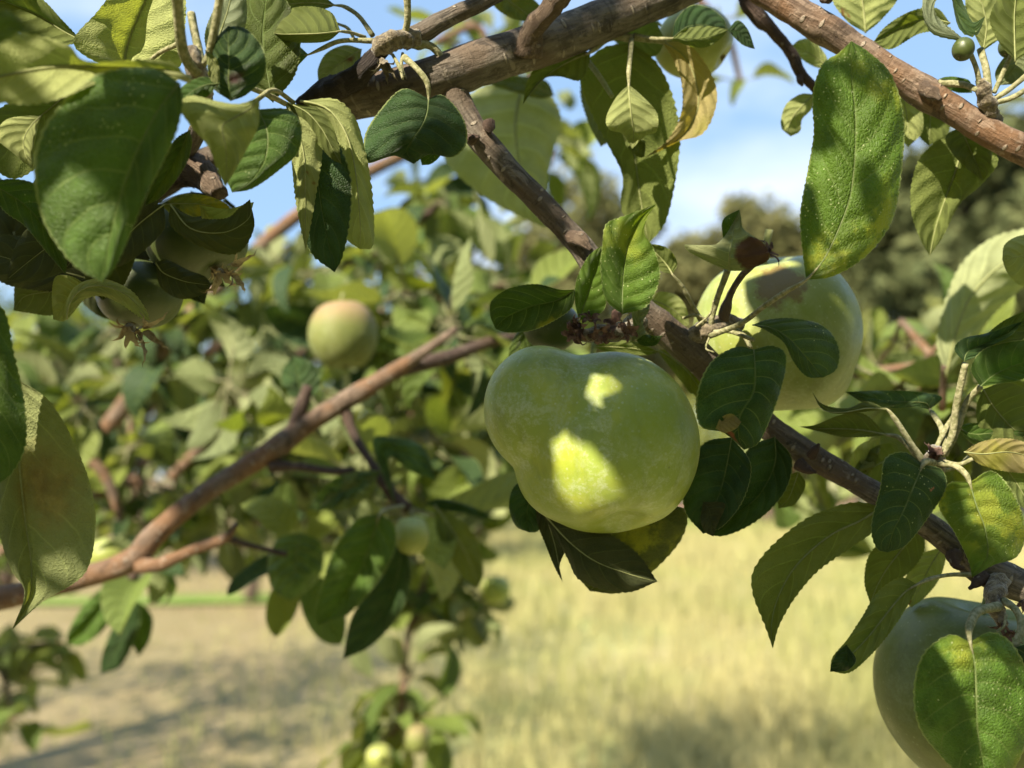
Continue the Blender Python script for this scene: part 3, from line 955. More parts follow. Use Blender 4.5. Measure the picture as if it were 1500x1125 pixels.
for a, b_, c_ in (((618, 150), (640, 178), 4), ((690, 205), (702, 200), 5), ((716, 182), (718, 195), 6), ((1188, 668), (1200, 650), 5)):
    ptube('bud', [(a[0], a[1], .285, c_ * 1.6), ((a[0] + b_[0]) / 2, (a[1] + b_[1]) / 2, .283, c_ * 1.3), (b_[0], b_[1], .282, 2)], bough, M['bark2'], 10, 10, 0.3, 250)
ptube('bud', [(1170, 680, .289, 10), (1182, 688, .286, 8), (1196, 692, .284, 2)], bough, M['bark2'], 10, 10, 0.3, 250)
ptube('bud', [(1398, 812, .28, 12), (1400, 828, .276, 8), (1412, 833, .275, 3)], bough, M['bark2'], 10, 10, 0.3, 250)
ptube('bud', [(1440, 845, .276, 12), (1428, 856, .272, 8), (1420, 862, .271, 3)], bough, M['bark2'], 10, 10, 0.3, 250)

# ---- upper left spur with its whorl of leaves
ptube('spur', [(300, 140, .25, 13), (290, 110, .243, 18), (284, 88, .24, 16), (280, 70, .24, 9)], bough, M['spur'], 20, 14, 0.25, 200)
ptube('spur', [(262, 240, .31, 14), (290, 190, .28, 12), (298, 140, .252, 13)], bough, M['bark'], 16, 12, 0.2, 180)
leaf(bough, .215, (278, 116), (-70, 128), [[(240, 88), (130, 90), (100, 66), (45, 50), (-10, 50)], [(235, 104), (180, 99), (110, 97), (60, 101), (0, 112)], [(235, 118), (170, 112), (100, 140), (55, 152), (0, 150)]],
     'p', 'L', z=(-14, 0, -16), rib=7, label='near leaf seen from below with a thick pale midrib at upper left')
leaf(bough, .27, (195, 112), (236, -60), [[(128, 84), (108, 58), (140, 20), (175, -20)], [(183, 88), (192, 50), (207, 15), (222, -20)], [(262, 98), (270, 50), (272, 0), (262, -35)]],
     'p', 'L', z=(-18, 6, -10), rib=3, wav=3, pet=[(262, 64, .262), (230, 80, .266)], petr=3, label='large pale leaf underside against the sky at upper left')
leaf(bough, .262, (120, 60), (-20, -8), [[(95, 66), (50, 60), (10, 30)], [(92, 45), (55, 22), (15, 5)], [(90, 28), (60, -2), (20, -14)]], 'o', 'L', z=(-8, 4, -8), rib=1.6)
leaf(bough, .18, (-40, 80), (36, 42), [[(-25, 30), (0, 15), (22, 22)], [(-20, 55), (0, 40), (20, 36)], [(-20, 80), (5, 62), (24, 50)]], 'p', 'U', rib=0, wav=1, label='blurred cream leaf tip at the top left corner')
leaf(bough, .205, (264, 122), (150, 414), [[(225, 100), (150, 106), (100, 142), (62, 190), (50, 245), (62, 320), (105, 385)], [(240, 150), (214, 195), (190, 250), (168, 320), (157, 370)], [(268, 150), (258, 195), (240, 235), (215, 285), (190, 345), (168, 392)]],
     'g', 'U', z=(10, 0, 4), tz=-8, rib=2.4, wav=3, n=80, label='large dark green leaf hanging closest to the camera at upper left')
leaf(bough, .235, (338, 148), (334, 38), [[(312, 128), (308, 95), (314, 60)], [(335, 120), (335, 90), (334, 60)], [(362, 138), (388, 110), (386, 72), (360, 42)]], 'r', 'U', z=(4, -4, 4), rib=2, label='small dark leaf with a rusty spot above the spur')
leaf(bough, .232, (300, 72), (318, 128), [[(303, 90), (306, 112)], [(310, 88), (313, 110)], [(318, 88), (322, 112)]], 'p', 'L', rib=0, n=24, m=6)
leaf(bough, .232, (322, 122), (256, 160), [[(300, 112), (270, 124), (258, 145)], [(300, 125), (280, 135), (265, 150)], [(305, 140), (285, 150), (268, 158)]], 'g', 'U', z=(2, -3, 2), rib=1.5, n=36)
leaf(bough, .222, (380, 142), (330, 274), [[(350, 152, 8), (318, 148, 4), (280, 140, -4), (262, 155, -8), (280, 185, -6), (305, 215, -4), (318, 248, 0)], [(368, 158, 0), (345, 172, -3), (325, 185, -8), (330, 210, -8), (332, 245, -3)], [(380, 160, -6), (378, 185, -10), (365, 212, -8), (350, 240, -4)]],
     'p', 'L', rib=2.2, wav=3, label='twisted pale downy leaf below the rusty spotted one')
leaf(bough, .243, (378, 160), (340, 282), [[(348, 180), (332, 215), (330, 255)], [(392, 195), (388, 235), (365, 268)], [(420, 160), (441, 182), (437, 222), (408, 250), (370, 276)]], 'g', 'U', z=(2, -6, 4), rib=2.2, label='green leaf hanging over a pale stripe of light under the spur')
leaf(bough, .245, (278, 190), (213, 302), [[(256, 205), (236, 240), (218, 280)], [(262, 225), (244, 255), (224, 288)], [(281, 212), (270, 245), (240, 285)]], 'o', 'U', z=(-4, 6, -4), rib=2.4)
leaf(bough, .262, (60, 170), (48, 248), [[(35, 170), (8, 176), (-6, 200), (20, 225)], [(45, 185), (35, 205), (38, 228)], [(55, 190), (50, 215), (50, 235)]], 'p', 'L', rib=1.5, label='small cream leaf with a brown streak at the left edge')
leaf(bough, .275, (130, 110), (-30, 230), [[(90, 118), (30, 145), (-5, 165)], [(90, 145), (40, 185), (0, 210)], [(100, 180), (70, 230), (20, 262)]], 'o', 'L', z=(-5, 4, -5), rib=2)
leaf(bough, .25, (-20, 268), (96, 402), [[(20, 262), (58, 275), (90, 330), (98, 375)], [(10, 282), (45, 308), (75, 350)], [(5, 308), (35, 330), (62, 362)]], 'g', 'U', z=(-2, 3, -4), rib=2.2, label='green leaf tip pointing down at the left edge')
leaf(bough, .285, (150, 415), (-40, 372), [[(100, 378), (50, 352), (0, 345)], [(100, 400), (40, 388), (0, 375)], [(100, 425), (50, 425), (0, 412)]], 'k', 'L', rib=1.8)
leaf(bough, .29, (150, 410), (20, 455), [[(110, 395), (60, 395), (25, 405)], [(105, 425), (65, 428), (35, 435)], [(110, 450), (75, 462), (40, 458)]], 'y', 'L', rib=1.5)
leaf(bough, .272, (128, 418), (78, 468), [[(105, 405), (82, 405), (76, 430)], [(110, 425), (98, 440), (88, 455)], [(125, 432), (112, 452), (95, 470)]], 'p', 'L', rib=0)
leaf(bough, .262, (98, 468), (220, 470), [[(98, 440, 6), (115, 416, 8), (150, 408, 8), (190, 424, 8), (212, 450, 4)], [(102, 445, -4), (120, 424, -8), (152, 419, -10), (185, 432, -6), (208, 455, 0)], [(108, 455, 2), (125, 438, 2), (150, 434, 2), (178, 446, 0), (204, 464, 0)]], 'p', 'L', rib=1.6, label='curled leaf arching over the shaded apples')
leaf(bough, .262, (250, 300), (366, 292), [[(285, 318, -4), (330, 320, -8), (350, 305, -8)], [(280, 335, -14), (330, 340, -16), (366, 318, -10)], [(250, 330, -4), (290, 360, -16), (345, 372, -12), (372, 335, -6)]], 'v', 'L', rib=1.5, label='olive leaf cupped round a shaded apple')
leaf(bough, .27, (235, 300), (340, 312), [[(265, 285), (300, 286), (330, 298)], [(265, 298), (300, 300), (325, 308)], [(260, 318), (300, 316), (325, 315)]], 'y', 'L', rib=1.2)
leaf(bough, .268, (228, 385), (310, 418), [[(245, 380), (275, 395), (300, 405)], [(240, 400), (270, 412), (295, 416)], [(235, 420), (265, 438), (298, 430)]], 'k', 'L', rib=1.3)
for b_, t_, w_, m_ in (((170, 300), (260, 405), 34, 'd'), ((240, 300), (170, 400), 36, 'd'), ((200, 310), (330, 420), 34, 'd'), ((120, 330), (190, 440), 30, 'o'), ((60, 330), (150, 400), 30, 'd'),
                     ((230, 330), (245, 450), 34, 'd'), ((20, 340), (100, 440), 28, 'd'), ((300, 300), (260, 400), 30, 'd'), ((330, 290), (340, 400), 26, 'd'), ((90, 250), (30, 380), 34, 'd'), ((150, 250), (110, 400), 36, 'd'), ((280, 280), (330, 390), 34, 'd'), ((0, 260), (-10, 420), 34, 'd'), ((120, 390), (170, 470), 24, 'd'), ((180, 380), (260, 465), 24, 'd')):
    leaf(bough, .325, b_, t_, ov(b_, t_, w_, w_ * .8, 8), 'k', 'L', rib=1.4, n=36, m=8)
for b_, t_, w_ in (((250, 190), (110, 330), 46), ((235, 250), (95, 395), 42), ((165, 310), (10, 410), 46), ((205, 215), (60, 250), 36), ((240, 300), (150, 395), 34)):  # leaves added sunward of the shaded apples to keep the sun off
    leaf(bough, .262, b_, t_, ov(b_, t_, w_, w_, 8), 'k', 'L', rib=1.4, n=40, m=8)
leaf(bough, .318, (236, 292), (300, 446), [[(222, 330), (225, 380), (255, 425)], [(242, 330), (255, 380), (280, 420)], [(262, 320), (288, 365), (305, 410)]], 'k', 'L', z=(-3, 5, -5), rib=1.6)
leaf(bough, .27, (165, 300), (150, 440), [[(130, 330), (118, 370), (128, 415)], [(160, 335), (155, 370), (150, 410)], [(198, 330), (200, 370), (180, 420)]], 'v', 'L', z=(-3, 5, -5), rib=1.6)
leaf(bough, .266, (292, 300), (372, 296), [[(300, 330), (330, 350), (360, 330)], [(310, 318), (338, 325), (362, 312)], [(318, 305), (340, 305), (362, 298)]], 'p', 'L', z=(0, 6, -6), rib=0, n=40)
for pts in ([(290, 108, .24, 8), (272, 85, .236, 8), (264, 50, .23, 7.5), (258, -20, .22, 9)], [(298, 96, .24, 5), (288, 60, .243, 6), (280, 20, .245, 6)],
            [(304, 92, .239, 6), (312, 55, .235, 6), (320, 10, .232, 6), (324, -20, .23, 6)], [(372, 150, .25, 3.5), (400, 132, .255, 3.5), (430, 150, .265, 3.5)],
            [(365, 128, .25, 4), (395, 140, .256, 4), (418, 152, .262, 4)]):
    ptube('stalk', pts, bough, M['stalk'], 20, 10, 0.08, 260)
leaf(bough, .255, (305, 85), (345, -40), [[(300, 50), (315, 10)], [(318, 60), (335, 10)], [(350, 60), (362, 10)]], 'b', 'L', rib=1.5)
leaf(bough, .27, (400, 150), (395, -30), [[(350, 110), (335, 60), (350, 10)], [(392, 110), (385, 60), (388, 10)], [(432, 110), (440, 60), (425, 10)]], 'o', 'U', z=(6, 0, 6), rib=1.5)

# ---- spur above the limb: small leaves to the upper left
leaf(bough, .275, (452, 80), (384, 124), [[(432, 64), (405, 62), (385, 82)], [(428, 84), (408, 98), (393, 112)], [(435, 98), (418, 118), (398, 128)]], 'g', 'U', z=(3, -3, 6), rib=1.8, pet=[(548, 60, .278), (500, 60, .276), (470, 72, .275)], petr=3.4)
leaf(bough, .27, (499, 46), (401, 48), [[(485, 18), (450, 9), (415, 18)], [(470, 49, -14), (440, 50, -16), (412, 50, -8)], [(480, 60), (450, 63), (418, 60)]], 'o', 'L', z=(6, 0, 4), rib=1.6, pet=[(535, 55, .28), (515, 48, .275)], petr=2.5, label='small rolled leaf at the top by the felted spur')
leaf(bough, .285, (492, 8), (370, 18), [[(460, -14), (420, -20), (385, -8)], [(460, 4), (425, 6), (395, 12)], [(465, 16), (430, 20), (395, 24)]], 'y', 'L', rib=1.4, pet=[(546, 52, .28), (526, 24, .282), (505, 10, .285)], petr=3.2)
leaf(bough, .30, (530, 72), (466, 118), [[(505, 66), (478, 78), (466, 100)], [(505, 88), (488, 100), (475, 112)], [(525, 98), (505, 115), (482, 124)]], 'r', 'L', rib=1.3, label='small pale leaf with a brown hole beside the dark spur')
for pts in ([(590, 58, .278, 5), (597, 30, .274, 5), (596, -15, .27, 6)], [(604, 64, .28, 7), (632, 68, .283, 5.5), (655, 95, .286, 5)], [(520, 60, .284, 2.5), (510, 42, .287, 2.5), (495, 35, .29, 2)],
            [(575, 80, .276, 2.5), (586, 100, .274, 3), (590, 116, .273, 2)], [(590, 78, .277, 2.5), (588, 95, .275, 2.5), (592, 112, .274, 2)], [(600, 66, .282, 2), (612, 72, .283, 1.6), (622, 70, .284, 1.2)]):
    ptube('stalk', pts, bough, M['stalk'], 16, 9, 0.08, 260)
V, F, U = ribbons(P(560, 88, .276), P(566, 130, .27) - P(560, 88, .276), 7, pxr(34, .276), pxr(12, .276), 5, 0.5)
mk('bud_scales', V, F, M['spur'], bough, V[0], U)
# the broad folded dark leaf over the limb
leaf(bough, .272, (628, 144), (606, 240), [[(590, 130), (556, 162), (534, 200), (538, 238), (575, 228)], [(626, 165), (618, 185), (604, 205), (596, 222)], [(650, 140), (678, 172), (684, 208), (664, 230), (630, 226)]],
     'd', 'U', z=(6, -4, 8), tz=12, rib=2.4, wav=2.5, pet=[(592, 84, .276), (612, 102, .272), (626, 122, .271)], petr=4.2, label='broad dark leaf folded in two lobes over the thick limb')
leaf(bough, .28, (640, 220), (618, 242), [[(628, 218), (616, 228)], [(634, 226), (622, 236)], [(645, 228), (632, 240)]], 'g', 'U', rib=0, n=20, m=6)
leaf(bough, .272, (440, 148), (527, 365), [[(468, 168), (488, 198), (500, 235), (508, 290), (506, 345)], [(478, 158), (505, 192), (518, 235), (525, 290), (528, 340)], [(490, 145), (520, 172), (536, 225), (546, 290), (547, 358)]],
     'p', 'L', z=(4, -5, 6), rib=2.2, wav=3.5, seed=3.3, label='long pale leaf underside hanging below the limb')
leaf(bough, .266, (422, 150), (490, 399), [[(425, 185), (430, 235), (440, 300), (452, 365)], [(445, 180), (462, 235), (470, 300), (482, 360)], [(465, 170), (496, 210), (514, 260), (513, 320), (502, 375)]],
     'd', 'U', z=(0, 0, 6), rib=2.2, wav=2, label='long dark leaf hanging in front of the pale one')
leaf(bough, .262, (418, 150), (448, 368), [[(424, 190), (427, 235), (434, 300)], [(436, 190), (446, 235), (447, 300)], [(462, 175), (472, 220), (462, 290)]], 'p', 'L', z=(3, -3, 3), rib=1.6)
leaf(bough, .262, (420, 150), (500, 240), [[(432, 175), (460, 205), (485, 232)], [(450, 165), (472, 190), (488, 220)], [(465, 160), (485, 180), (496, 212)]], 'o', 'L', z=(0, -3, 0), rib=1.4)

# ---- hanging group right of centre at the top
leaf(bough, .30, (865, 76), (766, 153), [[(820, 74), (790, 92), (772, 120)], [(830, 92), (800, 112), (778, 136)], [(862, 95), (850, 118), (818, 112), (790, 118)]], 'o', 'L', z=(-3, 3, 0), rib=2, pet=[(925, 56, .305), (892, 56, .303)], petr=5)
leaf(bough, .315, (925, 62), (950, 358), [[(880, 72), (850, 110), (866, 165), (892, 215), (912, 258), (912, 310)], [(922, 110), (922, 170), (930, 230), (938, 290)], [(962, 92), (985, 140), (996, 200), (990, 260), (975, 325)]],
     'o', 'L', z=(-6, 8, -6), rib=2.6, wav=4, n=80, label='long broad olive leaf hanging from the bough at top centre')
leaf(bough, .345, (905, 62), (880, 215), [[(870, 90), (850, 130), (862, 180)], [(893, 100), (885, 145), (880, 185)], [(915, 110), (912, 160), (900, 200)]], 'd', 'L', rib=1.5)
leaf(bough, .29, (921, 124), (926, 218), [[(903, 142, -6), (888, 172, -10), (893, 190, -6), (912, 196, 4)], [(922, 145, -12), (925, 170, -14), (928, 190, -6), (928, 205, 6)], [(938, 138, -6), (962, 165, -10), (962, 192, -4), (944, 200, 4)]], 'p', 'L', rib=1.8,
     pet=[(925, 58, .302), (923, 85, .297), (921, 105, .292)], petr=3.4, label='small pale leaf folded under at its tip below the bough')
leaf(bough, .30, (912, 196), (944, 230), [[(918, 188), (934, 192), (945, 208)], [(918, 200), (930, 205), (940, 218)], [(915, 208), (922, 220), (936, 230)]], 'o', 'L', rib=0, n=24, m=6)
ptube('stalk', [(858, 86, .31, 4), (878, 112, .308, 4), (897, 142, .306, 3.4)], bough, M['stalk2'], 14, 9)
leaf(bough, .31, (968, 60), (944, 231), [[(985, 85), (998, 120), (998, 165), (978, 205)], [(1000, 80), (1018, 115), (1022, 160), (995, 205)], [(1010, 66), (1042, 108), (1050, 150), (1030, 195), (990, 208)]],
     't', 'L', z=(-2, 6, -4), rib=1.6, wav=2, pet=[(928, 54, .305), (950, 58, .307)], petr=4.5, label='crescent shaped tan and yellow leaf below the bough')
leaf(bough, .30, (985, 56), (1063, 42), [[(990, 30), (1012, 8), (1040, 12), (1060, 28)], [(1005, 40), (1025, 36), (1045, 38)], [(1000, 50), (1020, 42), (1045, 40)]], 'd', 'U', z=(4, -2, -2), rib=1, pet=[(930, 52, .305), (958, 57, .302)], petr=3)
leaf(bough, .298, (985, 56), (1066, 44), [[(1000, 44), (1022, 38), (1046, 39)], [(1005, 56, -8), (1028, 56, -10), (1050, 50, -6)], [(1005, 66), (1030, 70), (1052, 60)]], 'h', 'L', z=(0, 0, 2), rib=0, label='bright green rolled leaf edge beside the pale top apple')
leaf(bough, .30, (1066, 44), (1106, 72), [[(1080, 30), (1095, 42)], [(1082, 46), (1095, 58)], [(1076, 55), (1088, 66)]], 'd', 'U', rib=0, n=24, m=6)
leaf(bough, .32, (735, -20), (790, 40), [[(722, 5), (745, 25), (770, 32)], [(745, 0), (765, 15), (780, 28)], [(765, -10), (788, 5), (795, 25)]], 'y', 'L', rib=1.2)
leaf(bough, .32, (900, 60), (975, 60), [[(925, 20), (955, 25)], [(925, 50), (950, 52)], [(930, 80), (960, 82)]], 'g', 'L', rib=1)
# ---- leaves crowning the big apple
leaf(bough, .262, (912, 460), (961, 299), [[(888, 440), (880, 400), (882, 360), (888, 328), (915, 316)], [(912, 425), (915, 385), (922, 350), (938, 322)], [(948, 448), (967, 405), (958, 365), (944, 342), (948, 320)]],
     'h', 'U', z=(-5, 6, -3), rib=2.2, wav=2.5, seed=8.1, label='upright green leaf with a bent tip standing on top of the big apple')
leaf(bough, .268, (848, 470), (884, 358), [[(842, 440), (845, 408), (862, 375)], [(856, 445), (866, 415), (876, 385)], [(884, 455), (888, 420), (888, 385)]], 'h', 'U', z=(-3, 4, 0), rib=2, pet=[(846, 480, .272), (846, 472, .27)], label='narrow dark leaf tucked left of the upright one')
leaf(bough, .266, (843, 424), (726, 482), [[(820, 424), (785, 416), (745, 422), (720, 440), (718, 462)], [(815, 440), (780, 448), (750, 460), (735, 470)], [(838, 450), (815, 468), (780, 484), (745, 487)]],
     'y', 'U', z=(-4, 5, -2), tz=-8, rib=2, wav=2.5, label='yellow blotched leaf to the upper left of the big apple')
leaf(bough, .28, (985, 402), (946, 360), [[(992, 385), (980, 365), (960, 358)], [(978, 390), (965, 375), (955, 366)], [(970, 398), (955, 388), (946, 372)]], 'o', 'L', z=(-2, 3, -2), rib=1.6, n=36,
     pet=[(1030, 476, .288), (1012, 442, .285), (998, 418, .282)], petr=3.4)
leaf(bough, .27, (925, 500), (952, 446), [[(928, 480, 0), (926, 458, -6), (938, 446, -8)], [(934, 482, -5), (936, 464, -10), (944, 452, -10)], [(945, 490, 0), (942, 472, -4), (950, 456, -6)]], 'b', 'L', rib=0, n=30, m=8)
leaf(bough, .268, (932, 498), (970, 492), [[(945, 490), (960, 492)], [(945, 500), (960, 500)], [(940, 506), (960, 506)]], 'g', 'U', rib=0, n=24, m=6)
leaf(bough, .31, (955, 440), (1010, 476), [[(965, 428), (990, 432), (1005, 450)], [(970, 445), (988, 455), (1000, 466)], [(958, 460), (975, 472), (995, 478)]], 'p', 'L', rib=1.5)
leaf(bough, .305, (962, 512), (1040, 590), [[(990, 515), (1022, 535), (1036, 560)], [(985, 525), (1008, 545), (1024, 568)], [(975, 530), (995, 555), (1015, 580)]], 'o', 'L', rib=1.5)
leaf(bough, .30, (870, 508), (965, 516), [[(890, 498), (930, 500), (950, 508)], [(890, 508), (925, 510), (945, 514)], [(890, 516), (925, 520), (948, 520)]], 'o', 'L', rib=1.2, n=30)
leaf(bough, .32, (800, 440), (745, 530), [[(775, 460), (758, 485), (746, 510)], [(785, 470), (768, 495), (755, 518)], [(800, 475), (790, 505), (768, 528)]], 'o', 'U', rib=1.5)
# withered flower remains
for i, (x, y, dx, dy, n_, ln, wd) in enumerate(((852, 478, -40, 20, 7, 34, 15), (866, 470, 10, -30, 6, 26, 12), (905, 474, -20, -18, 6, 30, 14), (915, 484, 30, 12, 6, 28, 12), (880, 488, 0, 10, 6, 30, 14), (842, 488, -30, 14, 5, 26, 13))):
    c0 = P(x, y, .268)
    V, F, U = ribbons(c0, P(x + dx, y + dy, .262) - c0, n_, pxr(ln, .268), pxr(wd, .268), 60 + i, 1.5, 1.2)
    mk('withered_flower', V, F, M['dry'], bough, V[0], U)['label'] = 'curled brown withered flower scraps on top of the big apple'
ptube('spur', [(935, 470, .284, 14), (905, 488, .276, 13), (870, 490, .272, 13), (845, 492, .272, 9)], bough, M['spur'], 20, 12, 0.35, 260)
ptube('spur', [(1005, 498, .292, 14), (1030, 484, .29, 15), (1060, 474, .292, 13), (1085, 476, .295, 10)], bough, M['spur'], 22, 14, 0.30, 230, 'felted spur right of the big apple')
ptube('spur', [(1060, 476, .292, 9), (1062, 455, .288, 9), (1070, 430, .285, 5), (1086, 405, .28, 4.5), (1105, 385, .277, 5), (1118, 374, .275, 8)], bough, M['bark'], 24, 12, 0.2, 240)
for pts in ([(1040, 478, .288, 4), (1050, 440, .284, 4.5), (1066, 396, .278, 5)], [(1045, 486, .286, 3), (1070, 486, .284, 3), (1104, 498, .276, 3)], [(1075, 482, .29, 4), (1090, 492, .288, 3.5), (1100, 510, .284, 3)],
            [(1035, 470, .287, 2.5), (1020, 462, .286, 2.5), (1000, 466, .288, 2)], [(1040, 492, .286, 1.6), (1034, 510, .284, 1.5), (1046, 516, .283, 1.2)], [(1020, 478, .284, 2), (1040, 460, .28, 1.6), (1045, 440, .278, 1)]):
    ptube('stalk', pts, bough, M['stalk'], 18, 9, 0.1, 280)
V, F, U = ribbons(P(1120, 372, .275), P(1150, 350, .27) - P(1120, 372, .275), 8, pxr(34, .275), pxr(10, .275), 77, 1.3, 1.3)
mk('withered_flower', V, F, M['dry'], bough, V[0], U)['label'] = 'reddish withered flower on a thin stalk in front of the pale apple'
# cup shaped leaf with rusty half
leaf(bough, .272, (1068, 397), (1084, 308), [[(1040, 385, -8), (1008, 368, -14), (1005, 358, -8), (1030, 366, 6), (1058, 350, 10)], [(1068, 380, -16), (1070, 365, -18), (1074, 345, -8), (1076, 325, 0)], [(1095, 395, -8), (1126, 380, -12), (1120, 358, -8), (1092, 338, 0), (1086, 325, 0)]],
     'c', 'L', rib=1.5, wav=2, label='cupped leaf with a rusty brown half above the pale apple')
leaf(bough, .274, (1062, 358), (1083, 307), [[(1058, 340), (1060, 320)], [(1068, 342), (1074, 322)], [(1080, 340), (1086, 325)]], 'g', 'U', rib=0, n=24, m=6)
# hero speckled leaf
leaf(bough, .252, (1181, 410), (1247, 60), [[(1176, 372), (1172, 315), (1183, 250), (1192, 195), (1190, 140), (1204, 95), (1228, 78)], [(1207, 380), (1232, 328), (1246, 285), (1252, 235), (1253, 170), (1248, 115)], [(1222, 404), (1272, 372), (1308, 320), (1322, 240), (1324, 170), (1306, 110), (1275, 78)]],
     'h', 'U', z=(5, -5, 6), tz=4, rib=2.4, wav=2.6, n=110, m=22, teeth=42, ser=0.008, pet=[(1040, 492, .286), (1085, 474, .275), (1120, 448, .264), (1155, 425, .256)], petr=4.2, seed=2.2,
     label='large upright glossy green leaf speckled with pale dots')
leaf(bough, .262, (1102, 476), (1206, 553), [[(1125, 468), (1165, 466), (1208, 478), (1229, 508), (1226, 540)], [(1130, 480), (1155, 495), (1178, 520), (1195, 540)], [(1122, 484), (1148, 502), (1162, 530), (1182, 552)]],
     'b', 'U', z=(4, -4, -2), rib=2, wav=2, label='dark leaf with pale blotches lying across the pale apple')
leaf(bough, .256, (1104, 512), (1090, 659), [[(1078, 508), (1040, 532), (1020, 580), (1026, 624), (1060, 634)], [(1106, 540), (1104, 575), (1084, 610), (1082, 640)], [(1132, 506), (1152, 520), (1146, 565), (1126, 620), (1110, 650)]],
     'w', 'U', z=(4, -4, 3), rib=2, wav=2.5, seed=5.5, label='dark green leaf with a torn brown notch right of the big apple')
leaf(bough, .253, (1048, 628), (1086, 618), [[(1056, 612), (1072, 606)], [(1062, 620), (1074, 614)], [(1062, 634), (1078, 628)]], 't', 'L', rib=0, n=24, m=6, label='small rusty folded flap on the torn leaf')
# shaded leaves below/right of the big apple
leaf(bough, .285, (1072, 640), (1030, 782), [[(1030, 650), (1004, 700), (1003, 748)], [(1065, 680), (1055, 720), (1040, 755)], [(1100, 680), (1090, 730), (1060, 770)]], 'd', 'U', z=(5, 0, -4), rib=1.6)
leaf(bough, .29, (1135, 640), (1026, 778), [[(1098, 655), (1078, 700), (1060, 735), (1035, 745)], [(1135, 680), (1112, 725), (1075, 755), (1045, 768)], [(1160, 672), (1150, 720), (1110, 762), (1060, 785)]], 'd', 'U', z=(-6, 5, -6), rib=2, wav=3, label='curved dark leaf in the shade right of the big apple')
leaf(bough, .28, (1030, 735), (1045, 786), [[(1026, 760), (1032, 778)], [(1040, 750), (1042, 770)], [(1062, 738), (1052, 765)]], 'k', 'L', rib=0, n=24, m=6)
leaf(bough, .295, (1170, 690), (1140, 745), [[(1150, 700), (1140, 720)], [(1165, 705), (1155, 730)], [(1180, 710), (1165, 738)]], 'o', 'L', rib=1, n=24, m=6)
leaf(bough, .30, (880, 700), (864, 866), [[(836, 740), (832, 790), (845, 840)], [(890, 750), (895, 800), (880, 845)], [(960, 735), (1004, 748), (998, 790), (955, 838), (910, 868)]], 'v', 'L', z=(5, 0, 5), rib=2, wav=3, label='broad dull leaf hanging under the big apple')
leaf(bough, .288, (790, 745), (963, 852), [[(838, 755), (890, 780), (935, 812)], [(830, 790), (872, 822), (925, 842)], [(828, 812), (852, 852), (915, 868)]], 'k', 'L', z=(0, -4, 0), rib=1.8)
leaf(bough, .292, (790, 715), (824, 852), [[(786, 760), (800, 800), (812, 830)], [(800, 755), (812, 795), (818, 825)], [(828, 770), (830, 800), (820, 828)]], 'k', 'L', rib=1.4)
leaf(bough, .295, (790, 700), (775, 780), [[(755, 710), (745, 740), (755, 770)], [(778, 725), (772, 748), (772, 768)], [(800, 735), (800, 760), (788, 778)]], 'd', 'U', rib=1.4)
leaf(bough, .292, (770, 690), (790, 745), [[(770, 715), (778, 735)], [(782, 715), (786, 732)], [(795, 715), (795, 735)]], 'o', 'L', rib=0, n=24, m=6)

# ---- right hand spur and its whorl
ptube('spur', [(1345, 745, .287, 12), (1352, 710, .28, 13), (1362, 685, .276, 18), (1370, 668, .274, 20), (1374, 655, .273, 10)], bough, M['spur'], 24, 14, 0.3, 260, 'felted spur with a reddish bud at the right')
V, F, U = ribbons(P(1368, 672, .270), P(1372, 640, .266) - P(1368, 672, .270), 9, pxr(26, .27), pxr(13, .27), 91, 0.6, 0.8)
mk('withered_flower', V, F, M['dry'], bough, V[0], U)['label'] = 'small reddish bud scales on the right hand spur'
leaf(bough, .262, (1352, 680), (1300, 809), [[(1325, 662), (1296, 672), (1289, 715), (1276, 770), (1284, 803)], [(1340, 708), (1325, 745), (1308, 780)], [(1380, 688), (1386, 715), (1362, 755), (1328, 798)]],
     's', 'U', z=(3, -4, 4), rib=2.4, wav=1.6, pet=[(1366, 678, .268), (1358, 676, .264)], petr=5, seed=1.4, label='heart shaped dark leaf with a red scratch at the right')
leaf(bough, .262, (1420, 706), (1424, 846), [[(1390, 708), (1375, 740), (1398, 780), (1418, 820)], [(1430, 740), (1443, 775), (1446, 815)], [(1455, 690), (1488, 728), (1502, 778), (1490, 815), (1455, 828)]],
     'h', 'U', z=(4, -4, 5), tz=4, rib=2.6, wav=3.2, pet=[(1372, 678, .27), (1398, 682, .266), (1414, 694, .263)], petr=4.5, label='puckered green leaf with yellowish specks at the right')
leaf(bough, .285, (1300, 637), (1171, 625), [[(1265, 606), (1230, 608), (1195, 622)], [(1262, 630), (1228, 628), (1198, 628)], [(1270, 640), (1235, 640), (1200, 632)]], 'o', 'L', z=(-2, 4, -2), rib=2, pet=[(1352, 690, .276), (1340, 665, .278), (1318, 642, .282)], petr=3.6, label='slender olive leaf pointing left from the right hand spur')
leaf(bough, .282, (1300, 600), (1190, 574), [[(1270, 588, -4), (1240, 598, -4), (1205, 592, 0)], [(1270, 598, -8), (1235, 604, -10), (1205, 600, -2)], [(1275, 602), (1240, 606), (1210, 602)]], 'o', 'L', rib=1.4, pet=[(1356, 680, .274), (1335, 650, .276), (1312, 615, .28)], petr=4)
leaf(bough, .292, (1362, 600), (1238, 574), [[(1380, 582, 0), (1345, 574), (1290, 572)], [(1355, 590, -6), (1315, 588, -6), (1270, 582)], [(1340, 596), (1310, 598), (1270, 592)]], 'b', 'U', rib=1.6, pet=[(1382, 660, .276), (1380, 630, .28), (1368, 608, .288)], petr=4, label='bluish leaf seen edge on behind the right hand spur')
leaf(bough, .31, (1318, 672), (1248, 705), [[(1310, 650), (1280, 655), (1255, 680)], [(1298, 675), (1278, 685), (1262, 698)], [(1300, 700), (1280, 710), (1262, 712)]], 'o', 'L', rib=1.3)
